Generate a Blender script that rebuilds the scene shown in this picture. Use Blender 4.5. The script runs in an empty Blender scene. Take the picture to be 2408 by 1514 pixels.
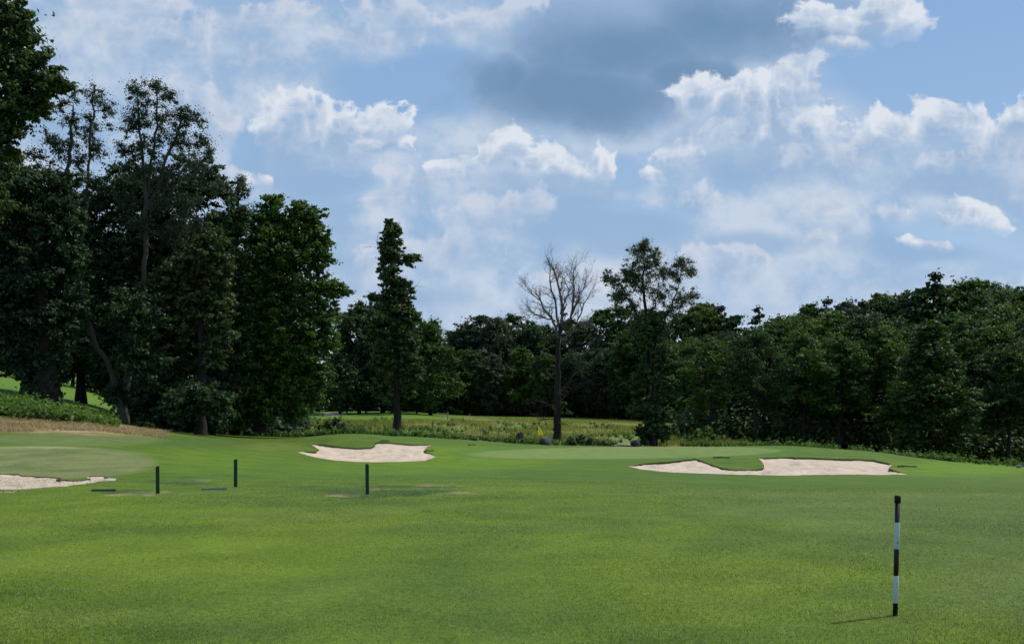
import bpy, math
import numpy as np
from math import radians, pi
S = bpy.context.scene
COL = S.collection
# ------------------------------------------------------------------ camera
# survey numbers: F focal length, CX/HY principal column and horizon row of the survey picture (2408 wide)
F, CX, HY, EYE = 2502.0, 1204.0, 948.0, 1.6
cam_d = bpy.data.cameras.new('camera'); cam = bpy.data.objects.new('camera', cam_d); COL.objects.link(cam)
cam.location = (0, 0, EYE); cam.rotation_euler = (radians(90), 0, 0)
cam_d.sensor_width = 36.0; cam_d.lens = 36.0*F/2408.0
cam_d.shift_y = (HY-757.0)/2408.0
cam_d.clip_start = 0.1; cam_d.clip_end = 6000
S.camera = cam
# ------------------------------------------------------------------ sun
SUN_EL, SUN_AZ = radians(55), radians(64)          # azimuth measured from +Y towards +X
sd = bpy.data.lights.new('sun', 'SUN'); sun = bpy.data.objects.new('sun', sd); COL.objects.link(sun)
sd.energy = 3.6; sd.angle = radians(0.6); sd.color = (1.0, 0.95, 0.86)
sun.rotation_euler = (radians(90)-SUN_EL, 0, -SUN_AZ + pi)
# lamp shines along its -Z: tilt so that -Z points away from the sun
import mathutils
tosun = mathutils.Vector((math.cos(SUN_EL)*math.sin(SUN_AZ), math.cos(SUN_EL)*math.cos(SUN_AZ), math.sin(SUN_EL)))
sun.rotation_euler = tosun.to_track_quat('Z', 'Y').to_euler()
sun.location = (40, 20, 60)
S.view_settings.view_transform = 'Standard'; S.view_settings.look = 'None'
S.view_settings.exposure = 0.0; S.view_settings.gamma = 1.0
S.cycles.max_bounces = 6; S.cycles.diffuse_bounces = 3; S.cycles.glossy_bounces = 2
S.cycles.transmission_bounces = 3; S.cycles.transparent_max_bounces = 4
S.cycles.use_denoising = True

# ------------------------------------------------------------------ node helper
class NT:
    def __init__(s, nt): s.nt = nt; s.n = nt.nodes; s.l = nt.links; nt.nodes.clear()
    def node(s, t, **kw):
        n = s.n.new(t)
        for k, v in kw.items(): setattr(n, k, v)
        return n
    def put(s, inp, v):
        if isinstance(v, bpy.types.NodeSocket): s.l.new(v, inp)
        elif v is not None: inp.default_value = v
    def m(s, op, a, b=None, c=None, clamp=False):
        n = s.node('ShaderNodeMath', operation=op, use_clamp=clamp)
        s.put(n.inputs[0], a); s.put(n.inputs[1], b); s.put(n.inputs[2], c)
        return n.outputs[0]
    def v(s, op, a, b=None, out=0):
        n = s.node('ShaderNodeVectorMath', operation=op)
        s.put(n.inputs[0], a)
        if b is not None: s.put(n.inputs[3 if op == 'SCALE' else 1], b)
        return n.outputs[out]
    def noise(s, vec, scale, detail=4, rough=0.5, dist=0.0, out=0):
        n = s.node('ShaderNodeTexNoise'); s.put(n.inputs['Vector'], vec)
        s.put(n.inputs['Scale'], scale); s.put(n.inputs['Detail'], detail)
        s.put(n.inputs['Roughness'], rough); s.put(n.inputs['Distortion'], dist)
        return n.outputs[out]
    def ss(s, x, a, b, lo=0.0, hi=1.0, mode='SMOOTHSTEP'):
        n = s.node('ShaderNodeMapRange', interpolation_type=mode)
        s.put(n.inputs[0], x); s.put(n.inputs[1], a); s.put(n.inputs[2], b); s.put(n.inputs[3], lo); s.put(n.inputs[4], hi)
        return n.outputs[0]
    def mix(s, f, a, b, blend='MIX'):
        n = s.node('ShaderNodeMix', data_type='RGBA', blend_type=blend)
        s.put(n.inputs[0], f)
        for i, q in ((6, a), (7, b)):
            if isinstance(q, (tuple, list)): q = (q[0], q[1], q[2], 1.0)
            s.put(n.inputs[i], q)
        return n.outputs[2]

# ------------------------------------------------------------------ clouds: coverage, colour by direction (90 degrees wide, 45 high), computed here
def lin(r, g, b):
    f = lambda c: (c/255/12.92 if c/255 <= .04045 else ((c/255+.055)/1.055)**2.4)
    return (f(r), f(g), f(b))
def vnoise(x, y, seed=0):
    r = np.random.default_rng(seed).random((256, 256)).astype(np.float32)
    xf = np.floor(x); yf = np.floor(y); fx = (x-xf).astype(np.float32); fy = (y-yf).astype(np.float32); xi = xf.astype(np.int32) & 255; yi = yf.astype(np.int32) & 255
    fx = fx*fx*(3-2*fx); fy = fy*fy*(3-2*fy); x1 = (xi+1) & 255; y1 = (yi+1) & 255
    return (r[xi, yi]*(1-fx)+r[x1, yi]*fx)*(1-fy)+(r[xi, y1]*(1-fx)+r[x1, y1]*fx)*fy
def fbm(x, y, seed=0, oct=4, gain=.5, billow=False):
    s = 0; a = 1; t = 0
    for o in range(oct):
        n = vnoise(x*2**o+o*7.3, y*2**o+o*3.1, seed+o)
        if billow: n = 1-np.abs(2*n-1)**.8
        s = s+a*n; t += a; a *= gain
    return s/t
def sm(x, a, b): t = np.clip((x-a)/(b-a), 0, 1); return t*t*(3-2*t)
CW, CH = 2880, 1440
def make_clouds():
    azm = np.linspace(-math.pi/4, math.pi/4, CW, dtype=np.float32); elm = np.linspace(0, math.pi/4, CH, dtype=np.float32)
    A, E = np.meshgrid(azm, elm)                    # rows from the horizon up
    px = CX+F*np.tan(A); py = HY-F*np.tan(E)/np.cos(A)         # survey picture columns/rows of each direction
    q = 1/300.0
    wx = (fbm(px*q*1.6, py*q*1.6, 61, 6, .55)-.5); wy = (fbm(px*q*1.6+40, py*q*1.6+9, 71, 6, .55)-.5)
    gx = fbm(px*q*1.6, py*q*1.6, 61, 2)-.5; gy = fbm(px*q*1.6+40, py*q*1.6+9, 71, 2)-.5
    X = px+wx*70+gx*60; Y = py+wy*55+gy*50
    def fld(lst, X=X, Y=Y):
        f = np.full(X.shape, -3, np.float32); s = np.zeros(X.shape, np.float32)
        for b in lst:
            dx = (X-b[0])/b[2]; dy = (Y-b[1])/b[3]; g = 1-np.sqrt(dx*dx+dy*dy)+(b[4] if len(b) > 4 else 0)
            k = np.clip((g-f)*3+.5, 0, 1); s = s*(1-k)+(-dy)*k; f = np.maximum(f, g)
        return f, s
    # outside the laid-out picture the sky is the same mixture: soft random cover
    vf, _ = fld(CLOUD_VEIL); big = fbm(px*q*.9, py*q*1.5, 81, 7, .56)
    n3 = fbm(px*q*3, py*q*3.6, 91, 7, .6)
    out = np.zeros((CH, CW, 3), np.float32); al = np.zeros((CH, CW), np.float32)
    def over(a, c):
        nonlocal out, al
        c = np.asarray(c, np.float32); a = a.astype(np.float32); na = a+al*(1-a)
        out = (c*a[..., None]+out*(al*(1-a))[..., None])/np.maximum(na, 1e-5)[..., None]; al = na
    vm = sm(vf+(big-.5)*1.2, -.55, .55)
    vc = (1-sm(n3+(big-.5)*.6, .22, .78))[..., None]*np.array(lin(152, 182, 216))+sm(n3+(big-.5)*.6, .22, .78)[..., None]*np.array(lin(201, 213, 229))
    clr, _ = fld(CLOUD_CLEAR); vm = vm*(1-sm(clr+(big-.5)*.8, -.15, .45))
    over(vm*.92, vc)
    over(sm(py+(big-.5)*400, 520, 860)*.5, lin(198, 211, 230))
    mf, _ = fld(CLOUD_MID); over(sm(mf+(big-.5)*.9, -.05, .6)*.75, lin(147, 178, 213))
    df, _ = fld(CLOUD_DARK, px+wx*170, py+wy*80); dm = sm(df+(n3-.5)*.45, -.12, .42)
    dd = sm(df+(big-.5)*1.1+(n3-.5)*.5, -.1, 1.0)[..., None]
    over(dm*.95, (1-dd)*np.array(lin(146, 174, 208))+dd*np.array(lin(110, 144, 180)))
    for lst, sd, br in ((CLOUD_BACK, 5, .75), (CLOUD_CUMULUS, 9, 1.0)):
        cf, cs = fld(lst)
        Xs = px+gx*70; Ys = py+gy*55; bn = fbm(Xs*q*4.4, Ys*q*4.8, 101+sd, 7, .55, True); fn = fbm(px*q*9, py*q*10, 121+sd, 5, .6)
        dens = np.clip(cf+.13+(bn-.62)*1.15+(fn-.5)*.35, 0, 1.2)
        step = 5; tau = np.zeros_like(dens); px_per = CW/(math.pi/2*F)
        for k in range(1, 10):
            sx = int(round(.45*k*step*px_per*(1+k*.12))); sy = int(round(1.0*k*step*px_per*(1+k*.12)))
            tau += np.roll(np.roll(dens, -sy, 0), -sx, 1)
        for sh in (4, 7, 11): tau = (np.roll(tau, sh, 1)+np.roll(tau, -sh, 1)+tau)/3; tau = (np.roll(tau, sh, 0)+np.roll(tau, -sh, 0)+tau)/3
        lt = np.exp(-tau*.36)
        lt = np.clip(lt*.8+(bn-.58)*1.8+(fn-.5)*.5+.16*cs+.10, 0, 1)
        a = sm(dens, .0, (.25 if br == 1 else .42))*br
        a *= .18+.82*sm(cs, -.75, .15)                # bases melt into the haze
        lo = np.array(lin(158, 183, 213)); hi = np.array(lin(221, 228, 238) if br == 1 else lin(208, 215, 229))
        over(a, (1-lt)[..., None]*lo+lt[..., None]*hi)
    return np.concatenate([out, al[..., None]], 2)
CLOUD_VEIL = [(350, 110, 760, 230, .15), (330, 420, 520, 350, .1), (1000, 640, 720, 380, .25), (950, 450, 320, 190, .2), (1300, 560, 300, 200), (1950, 300, 460, 280, .1),
              (2250, 420, 330, 160), (1750, 700, 560, 190, .1), (1250, 30, 500, 120), (1900, 560, 400, 170, .1), (650, 140, 420, 150, .1), (2100, 760, 700, 160, .1), (-600, 300, 600, 500), (3000, 400, 600, 300), (600, -600, 900, 400), (2200, -700, 900, 400)]
CLOUD_CLEAR = [(2230, 130, 260, 190, .3), (970, 195, 170, 100, .15), (1420, 545, 230, 60, .1), (2250, 560, 200, 70, .05), (600, 350, 50, 110), (1480, 400, 60, 60), (780, 430, 200, 60, -.1)]
CLOUD_CUMULUS = [(700, 262, 85, 70, .05), (790, 300, 110, 72, .1), (925, 290, 68, 62, .1), (870, 345, 130, 55), (655, 290, 50, 60, -.05),
                 (1195, 385, 52, 66, .05), (1290, 410, 110, 48, .05), (1395, 395, 60, 58), (1090, 402, 50, 24),
                 (1635, 250, 70, 70), (1720, 240, 75, 55), (1800, 260, 85, 70, .1), (1880, 315, 110, 80, .1), (1760, 320, 120, 50), (1900, 200, 80, 90, -.05),
                 (1620, 365, 60, 45), (1545, 400, 45, 24), (2060, 40, 85, 80, .1), (1950, 60, 110, 60, .05), (2000, 100, 90, 35),
                 (2110, 325, 80, 60), (2215, 300, 80, 75, .1), (2275, 335, 75, 55), (2225, 385, 80, 34), (2420, 320, 110, 75, .1),
                 (2245, 515, 80, 38, .05), (2310, 510, 55, 30), (2170, 578, 56, 20, -.08), (600, 412, 34, 26, -.08),
                 (-500, 200, 260, 130), (3000, 300, 300, 130), (-200, -400, 400, 150), (900, -500, 400, 160), (2000, -450, 400, 130)]
CLOUD_BACK = [(1665, 490, 75, 58), (1930, 530, 70, 44), (1905, 600, 44, 28), (1250, 510, 60, 60, -.05), (1180, 540, 120, 60, -.15), (1700, 640, 130, 45, -.05), (860, 640, 60, 45), (1060, 620, 120, 50, -.1),
              (530, 280, 50, 90, .05), (460, 250, 90, 50, .05), (550, 400, 40, 30), (180, 68, 55, 25, .1), (400, 100, 200, 70, .0), (620, 60, 120, 60, .0), (860, 90, 120, 45, .1), (300, 20, 160, 50), (910, 20, 120, 40), (1150, 40, 140, 40),
              (1400, 700, 200, 50, -.1), (2110, 525, 40, 32, .05), (2340, 370, 120, 50), (2440, 430, 80, 60), (1000, 440, 120, 60, -.1), (940, 490, 90, 40, -.1), (1960, 390, 160, 50, -.05), (640, 130, 80, 40)]
CLOUD_DARK = [(1360, 225, 330, 110, .05), (1180, 195, 170, 110, -.1), (1700, 50, 320, 120, .1), (1450, 110, 360, 150, .0), (1600, 180, 160, 90, -.1)]
CLOUD_MID = [(740, 400, 200, 90, .1), (1850, 390, 280, 70, .05), (1290, 450, 190, 40), (2180, 600, 350, 60, -.1), (920, 345, 80, 30), (1800, 600, 200, 50, -.3), (660, 340, 70, 90),
             (2250, 440, 250, 50), (1000, 690, 260, 50, -.25), (1400, 560, 260, 60, .1), (450, 70, 110, 60), (1300, 480, 200, 60)]

# ------------------------------------------------------------------ world: Nishita sky with cumulus clouds laid out by compass direction and elevation
W = bpy.data.worlds.new('World'); S.world = W; W.use_nodes = True
w = NT(W.node_tree)
sky = w.node('ShaderNodeTexSky', sky_type='NISHITA', sun_disc=False)
sky.sun_elevation = SUN_EL; sky.sun_rotation = SUN_AZ; sky.air_density = 1.0; sky.dust_density = 0.6; sky.ozone_density = 1.6
SKS = 0.10
tc = w.node('ShaderNodeTexCoord').outputs['Generated']
sep = w.node('ShaderNodeSeparateXYZ'); w.put(sep.inputs[0], tc)
az = w.m('ARCTAN2', sep.outputs[0], sep.outputs[1]); el = w.m('ARCSINE', sep.outputs[2])
comb = w.node('ShaderNodeCombineXYZ'); w.put(comb.inputs[0], w.m('MULTIPLY_ADD', az, 2/pi, 0.5)); w.put(comb.inputs[1], w.m('MULTIPLY', w.m('MAXIMUM', el, 0.0), 4/pi))
cloud_map = bpy.data.images.new('cloud_map', CW, CH, alpha=True, float_buffer=True)
cloud_map.colorspace_settings.name = 'Non-Color'; cloud_map.alpha_mode = 'CHANNEL_PACKED'
cloud_map.pixels.foreach_set(make_clouds().astype(np.float32).ravel()); cloud_map.update()
ti = w.node('ShaderNodeTexImage'); ti.image = cloud_map; ti.extension = 'MIRROR'; ti.interpolation = 'Cubic'; w.put(ti.inputs[0], comb.outputs[0])
c = lambda r, g, b: tuple(q/SKS for q in lin(r, g, b))
blue = w.ss(sep.outputs[2], 0.0, 0.42)
base_sky = w.mix(0.80, sky.outputs[0], w.mix(blue, c(172, 200, 229), c(134, 174, 220)))
ccol = w.v('SCALE', ti.outputs[0], 1/SKS)
col = w.mix(ti.outputs[1], base_sky, ccol)
col = w.mix(w.ss(sep.outputs[2], -0.02, 0.0), c(70, 85, 60), col)
bg = w.node('ShaderNodeBackground'); w.put(bg.inputs[0], col); bg.inputs[1].default_value = SKS
w.l.new(bg.outputs[0], w.node('ShaderNodeOutputWorld').inputs[0])
W.cycles.sampling_method = 'MANUAL'; W.cycles.sample_map_resolution = 512

# ------------------------------------------------------------------ object helpers
rng = np.random.default_rng(7)
def mesh_np(name, V, Fc, mats=None, attrs=None, fmat=None, smooth=False):
    """V (n,3); Fc (m,k) index array or list of such arrays"""
    me = bpy.data.meshes.new(name)
    Fs = Fc if isinstance(Fc, list) else [Fc]
    Fs = [np.asarray(f, np.int32) for f in Fs if len(f)]
    V = np.asarray(V, np.float32)
    me.vertices.add(len(V)); me.vertices.foreach_set('co', V.ravel())
    loops = np.concatenate([f.ravel() for f in Fs]); tot = np.concatenate([np.full(len(f), f.shape[1], np.int32) for f in Fs])
    st = np.concatenate([[0], np.cumsum(tot)[:-1]]).astype(np.int32)
    me.loops.add(len(loops)); me.loops.foreach_set('vertex_index', loops)
    me.polygons.add(len(tot)); me.polygons.foreach_set('loop_start', st); me.polygons.foreach_set('loop_total', tot)
    if fmat is not None: me.polygons.foreach_set('material_index', np.asarray(fmat, np.int32))
    me.polygons.foreach_set('use_smooth', np.full(len(tot), bool(smooth)))
    me.update(calc_edges=True)
    for m in (mats or []): me.materials.append(m)
    for k, a in (attrs or {}).items():
        a = np.asarray(a, np.float32)
        if a.ndim == 1:
            at = me.attributes.new(k, 'FLOAT', 'POINT'); at.data.foreach_set('value', a)
        else:
            at = me.attributes.new(k, 'FLOAT_COLOR', 'POINT')
            at.data.foreach_set('color', np.concatenate([a, np.ones((len(a), 1), np.float32)], 1).ravel())
    return me
def link(name, data, parent=None, loc=None):
    o = bpy.data.objects.new(name, data); COL.objects.link(o)
    if loc is not None: o.location = loc
    if parent is not None: o.parent = parent
    return o
def tag(o, label=None, cat=None, group=None, kind=None):
    if label: o['label'] = label
    if cat: o['category'] = cat
    if group: o['group'] = group
    if kind: o['kind'] = kind
    return o
def thing(name, label, cat, loc=(0, 0, 0), group=None):
    return tag(link(name, None, None, loc), label, cat, group)

# ------------------------------------------------------------------ terrain survey: for each column the picture row at which the ground lies at each distance
flat = [(3, 948+4003/3), (5, 948+4003/5), (7, 948+4003/7), (10, 1348.3), (14, 1233.9), (17, 1183.5), (18.9, 1160)]
PROF = {
 -300: [(20, 1153), (26, 1115), (27, 1112), (34, 1040), (42, 1008), (50, 960), (60, 925), (75, 900), (100, 870), (140, 850), (200, 835), (300, 825), (900, 830)],
 0: [(20, 1153), (26, 1116), (27, 1112), (34, 1051), (42, 1019), (50, 985), (60, 958), (75, 935), (100, 905), (140, 880), (200, 862), (300, 850), (900, 850)],
 200: [(20, 1150), (24, 1128), (27, 1112), (34, 1053), (42, 1024), (50, 1000), (60, 980), (75, 965), (100, 940), (140, 915), (200, 900), (300, 890), (900, 890)],
 380: [(20, 1150), (23, 1132), (28, 1102), (34, 1075), (42, 1045), (50, 1029), (58, 1014), (75, 1008), (100, 1000), (140, 985), (200, 965), (300, 950), (900, 945)],
 540: [(20, 1151), (24, 1128), (28, 1110), (36, 1085), (45, 1060), (52, 1046), (60, 1033), (70, 1026), (85, 1018), (110, 1000), (150, 985), (200, 972), (300, 968), (900, 960)],
 700: [(20, 1150), (25, 1124), (38, 1098), (50, 1072), (55, 1063), (60, 1050), (66, 1034), (74, 1029), (85, 1030), (95, 1022), (120, 1000), (150, 985), (185, 973), (210, 966), (260, 968), (900, 962)],
 800: [(20, 1150), (25, 1124), (38, 1104), (50, 1091), (54, 1085), (58, 1065), (62, 1044), (66, 1024), (70, 1016), (80, 1024), (95, 1022), (120, 1000), (150, 985), (185, 972), (205, 966), (260, 968), (900, 962)],
 880: [(20, 1150), (25, 1124), (38, 1105), (50, 1092), (54, 1086), (58, 1066), (62, 1043), (66, 1026), (71, 1018), (80, 1024), (100, 1017), (125, 1000), (150, 984), (185, 970), (200, 967), (260, 968), (900, 962)],
 960: [(20, 1150), (25, 1124), (38, 1105), (50, 1092), (54, 1086), (58, 1066), (62, 1045), (68, 1034), (74, 1029), (80, 1029), (100, 1017), (125, 998), (150, 980), (185, 968), (195, 965), (240, 970), (900, 962)],
 1050: [(20, 1150), (25, 1126), (38, 1108), (50, 1094), (56, 1080), (62, 1060), (68, 1046), (76, 1038), (84, 1036), (92, 1034), (110, 1018), (130, 998), (160, 983), (185, 975), (200, 973), (260, 974), (900, 962)],
 1150: [(20, 1150), (24, 1130), (38, 1114), (50, 1097), (58, 1082), (66, 1070), (76, 1055), (86, 1043), (92, 1040), (98, 1040), (110, 1028), (130, 1004), (160, 986), (195, 977), (230, 978), (900, 962)],
 1300: [(20, 1150), (23, 1136), (34, 1120), (44, 1106), (55, 1092), (66, 1078), (78, 1062), (88, 1050), (93, 1047), (99, 1050), (104, 1044), (125, 1012), (150, 992), (195, 978), (230, 979), (900, 962)],
 1500: [(20, 1152), (23, 1142), (34, 1126), (44, 1112), (52, 1098), (60, 1086), (68, 1077), (78, 1062), (87, 1052), (92, 1049), (98, 1052), (106, 1042), (125, 1015), (150, 997), (185, 986), (230, 985), (900, 965)],
 1700: [(20, 1154), (23, 1148), (34, 1132), (44, 1120), (49, 1114), (53, 1098), (58, 1077), (62, 1070), (70, 1058), (80, 1048), (88, 1050), (98, 1052), (106, 1045), (120, 1032), (140, 1012), (180, 1000), (260, 990), (900, 970)],
 1850: [(20, 1155), (23, 1150), (34, 1134), (44, 1122), (49, 1117), (53, 1098), (57, 1075), (62, 1062), (68, 1052), (76, 1045), (84, 1050), (94, 1053), (106, 1050), (120, 1042), (150, 1020), (180, 1005), (260, 985), (900, 970)],
 2050: [(20, 1156), (23, 1152), (34, 1135), (44, 1122), (49, 1117), (53, 1100), (57, 1080), (62, 1069), (67, 1062), (72, 1059), (82, 1068), (94, 1070), (106, 1066), (120, 1055), (150, 1030), (180, 1010), (260, 985), (900, 970)],
 2130: [(20, 1156), (23, 1152), (34, 1136), (44, 1122), (49, 1116), (53, 1106), (57, 1092), (62, 1078), (68, 1073), (74, 1072), (84, 1076), (94, 1076), (106, 1072), (120, 1060), (150, 1032), (180, 1010), (260, 985), (900, 970)],
 2300: [(20, 1156), (23, 1152), (34, 1138), (44, 1124), (50, 1115), (57, 1103), (63, 1095), (70, 1092), (80, 1093), (92, 1091), (106, 1086), (125, 1070), (150, 1040), (200, 1000), (260, 980), (900, 965)],
 2408: [(20, 1156), (23, 1153), (34, 1140), (44, 1128), (50, 1118), (57, 1107), (64, 1102), (74, 1101), (84, 1100), (94, 1097), (106, 1090), (125, 1072), (150, 1040), (200, 1000), (260, 975), (900, 960)],
 2700: [(20, 1156), (23, 1153), (34, 1142), (44, 1132), (50, 1124), (64, 1114), (84, 1108), (106, 1095), (125, 1075), (150, 1040), (200, 1000), (260, 970), (900, 955)],
}
Drow = np.concatenate([np.geomspace(3, 17, 90, endpoint=False), np.arange(17, 31, 0.12), np.arange(31, 48, 0.25), np.arange(48, 66, 0.14), np.geomspace(66, 230, 170, endpoint=False), np.geomspace(230, 1500, 30)])
pfine = np.arange(-420, 2832, 3.0)
pl = -420 - np.geomspace(6, 60000, 40); prr = 2829 + np.geomspace(6, 60000, 40)
Pcol = np.concatenate([pl[::-1], pfine, prr])
keys = sorted(PROF); tab = []
for k in keys:
    a = np.array(flat+PROF[k], float)
    zz = EYE-(a[:, 1]-HY)/F*a[:, 0]
    tab.append(np.interp(Drow, a[:, 0], zz))
tab = np.array(tab)                                   # z, columns x rows
pc = np.clip(Pcol, keys[0], keys[-1])
Z = np.array([np.interp(pc, keys, tab[:, j]) for j in range(len(Drow))]).T     # (cols, rows)
def gblur(A, sig, axis):
    r = int(3*sig)+1; k = np.exp(-0.5*(np.arange(-r, r+1)/sig)**2); k /= k.sum()
    pad = [(0, 0), (0, 0)]; pad[axis] = (r, r)
    B = np.pad(A, pad, mode='edge'); out = np.zeros_like(A)
    for i, kk in enumerate(k):
        sl = [slice(None), slice(None)]; sl[axis] = slice(i, i+A.shape[axis]); out += kk*B[tuple(sl)]
    return out
c0 = len(pl); c1 = c0+len(pfine)
Z[c0:c1] = gblur(Z[c0:c1], 11, 0)
Z = gblur(Z, 4.0, 1)
Z[:, 0] = 0.0
DD, PP = np.meshgrid(Drow, Pcol); XX = (PP-CX)/F*DD
und = (fbm(XX/6+50, DD/6+50, 3)-.5)*0.05*np.clip((DD-4)/8, 0, 1)*np.clip(1.5-DD/60, 0, 1)
Z = Z+und
def zg(px, D):
    px = np.clip(np.asarray(px, float), Pcol[0], Pcol[-1]); D = np.clip(np.asarray(D, float), Drow[0], Drow[-1]-.01)
    i = np.clip(np.searchsorted(Pcol, px)-1, 0, len(Pcol)-2); j = np.clip(np.searchsorted(Drow, D)-1, 0, len(Drow)-2)
    fx = (px-Pcol[i])/(Pcol[i+1]-Pcol[i]); fy = (D-Drow[j])/(Drow[j+1]-Drow[j])
    return (Z[i, j]*(1-fx)+Z[i+1, j]*fx)*(1-fy)+(Z[i, j+1]*(1-fx)+Z[i+1, j+1]*fx)*fy
def wp(px, py, D): return np.array([(px-CX)/F*D, D, EYE-(py-HY)/F*D])
def gp(px, D): return np.array([(px-CX)/F*D, D, float(zg(px, D))])
YY = HY+(EYE-Z)*F/DD                                   # picture row of every ground vertex
def D_at(px, py, lo=4, hi=120):
    d = np.geomspace(lo, hi, 1200); y = HY+(EYE-zg(np.full(1200, px), d))*F/d
    k = np.argmax(y <= py); return float(d[k]) if y[k] <= py else hi
def inpoly(px, py, poly):
    poly = np.array(poly); ins = np.zeros(px.shape, bool); n = len(poly)
    for i in range(n):
        x1, y1 = poly[i]; x2, y2 = poly[(i+1) % n]
        if y1 == y2: continue
        c_ = ((y1 > py) != (y2 > py)) & (px < (x2-x1)*(py-y1)/(y2-y1)+x1); ins ^= c_
    return ins
BUNK = [
 ('wavy-edged sand bunker in the mound left of the putting green', (50, 70), 0.08, [(698, 1063), (744, 1062), (750, 1056), (732, 1045), (756, 1045), (782, 1048), (812, 1052), (841, 1054), (871, 1053), (883, 1048), (886, 1040), (909, 1040), (935, 1043), (970, 1045), (1014, 1045), (1002, 1052), (994, 1062), (1016, 1067), (1021, 1076), (1000, 1082), (931, 1086), (851, 1086), (792, 1083), (742, 1075)]),
 ('widest sand bunker, cut into the right side of the putting green', (44, 62), 0.09, [(1480, 1097), (1514, 1090), (1574, 1085), (1634, 1078), (1664, 1089), (1696, 1100), (1729, 1105), (1774, 1104), (1799, 1099), (1796, 1090), (1786, 1077), (1854, 1075), (1954, 1078), (2054, 1081), (2096, 1091), (2090, 1102), (2134, 1115), (2054, 1116), (1954, 1115), (1854, 1117.5), (1704, 1115), (1579, 1110), (1514, 1104)]),
 ('ragged sand bunker at the foot of the dull mound by the fallen posts', (18, 30), 0.03, [(-330, 1108), (-60, 1111), (0, 1114), (66, 1117.5), (110, 1121), (137, 1124), (181, 1131), (210, 1123), (243, 1121), (278, 1128), (221, 1134), (155, 1143), (88, 1149), (0, 1153), (-120, 1157), (-330, 1150)]),
 ('small far sand bunker beyond the meadow', (150, 205), 0.1, [(747, 976), (764, 970.5), (802, 970.5), (818, 976), (782, 978)]),
]
nc, nr = Z.shape
sand = np.zeros((nc, nr), np.int8); wob = (fbm(XX*1.3+9, DD*1.3+9, 11)-.5)
for bi, (lb, (dlo, dhi), drop, poly) in enumerate(BUNK):
    k = (DD > dlo) & (DD < dhi) & (PP > -420) & (PP < 2829)
    yy = YY + (wob*(14 if bi == 2 else 2.2))*(bi != 3)
    sand[k & inpoly(PP+wob*(10 if bi == 2 else 3), yy, poly)] = bi+1
# vertex colours of the turf: real differences in sward (bright fairway, fine green, dull mound, straw, meadow), plus some painted light and shade
def mixc(C, f, col): return C*(1-f[..., None])+np.array(col)*f[..., None]
C = np.zeros(Z.shape+(3,)); C[:] = (0.101, 0.160, 0.015)
streak = fbm(XX/1.6+5, DD/1.0+7, 23, 5); big = fbm(XX/2.2+5, DD/3.5+7, 21, 5); big2 = fbm(XX/7+15, DD/9+3, 31, 4); fine = fbm(XX*1.2, DD*1.2, 41, 4)
def pb(px, py, rx, ry): return sm(1-np.hypot((PP-px)/rx, (YY-py)/ry), 0.0, 0.6)
near = sm(-DD, -24, -18)
C = mixc(C, 0.6*near*sm(big, .50, .72), (0.128, 0.190, 0.012))           # yellower patches
C = mixc(C, 0.5*near*sm(-big, -.47, -.32), (0.072, 0.125, 0.018))         # bluish darker patches
C = mixc(C, (.32*near)*sm(streak, .52, .72), (0.062, 0.115, 0.014)); C = mixc(C, .4*near*sm(-streak, -.45, -.3), (0.135, 0.185, 0.03)); C = mixc(C, 0.6*near*sm(big2, .5, .66)*sm(PP, 900, 1600), (0.100, 0.145, 0.035))
for q in [(1450, 1330, 420, 120), (500, 1310, 650, 90), (1700, 1420, 380, 80), (200, 1200, 500, 60), (2300, 1480, 200, 60)]:
    C = mixc(C, 0.45*near*pb(*q), (0.122, 0.190, 0.011))
for q in [(1150, 1243, 330, 14), (350, 1243, 300, 16), (1400, 1230, 250, 14), (1900, 1280, 500, 50), (500, 1480, 400, 50), (2300, 1250, 260, 90)]:
    C = mixc(C, 0.45*near*pb(*q), (0.054, 0.105, 0.014))
mid = sm(DD, 20, 26)*sm(-DD, -110, -95)
C = mixc(C, mid, (0.082, 0.145, 0.015))
C = mixc(C, mid*0.9*np.maximum.reduce([pb(1080, 1078, 330, 38), pb(450, 1085, 300, 40)*.5, pb(2240, 1102, 260, 26), pb(900, 1100, 320, 22)*.6]), (0.118, 0.208, 0.010))
C = mixc(C, mid*0.5*np.maximum.reduce([pb(1500, 1120, 700, 22), pb(600, 1045, 200, 22), pb(2100, 1140, 600, 25)]), (0.068, 0.122, 0.016))
C = mixc(C, mid*.38*sm(streak, .5, .7), (0.066, 0.118, 0.014)); C = mixc(C, mid*.35*sm(-streak, -.46, -.3), (0.12, 0.18, 0.02)); C = mixc(C, mid*.45*sm(-np.abs(PP-470-(YY-1045)*4)/170, -1, -.2)*sm(-np.abs(YY-1040), -16, -4), (0.06, 0.11, 0.03)); C = mixc(C, mid*.4*pb(640, 1050, 110, 12), (0.17, 0.20, 0.04))  # mottling; last two mixes paint the swale's shaded and lit bands
gr = mid*sm(1-np.hypot((PP-1470)/395, (YY-1064-(PP-1470)*-.012)/15.5), 0, .14)*(DD > 58)*(DD < 96)
C = mixc(C, gr, (0.160, 0.225, 0.060))
ring = mid*sm(1-np.hypot((PP-1470)/430, (YY-1064)/20), 0, .1)*(1-gr)*(DD > 58)*(DD < 96)
C = mixc(C, ring*.6, (0.075, 0.165, 0.025))
md = sm(1-np.hypot((PP-90)/300, (YY-1088)/42), 0, .18)*(DD > 21)*(DD < 36)
C = mixc(C, md*.82, (0.190, 0.205, 0.085)); C = mixc(C, md*sm(fine, .5, .7)*.6, (0.10, 0.15, 0.045))
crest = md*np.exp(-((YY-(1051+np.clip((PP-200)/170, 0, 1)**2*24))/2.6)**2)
C = mixc(C, crest*.9, (0.36, 0.34, 0.19))  # light line painted along the crest stands in for the mound's modelling
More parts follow.
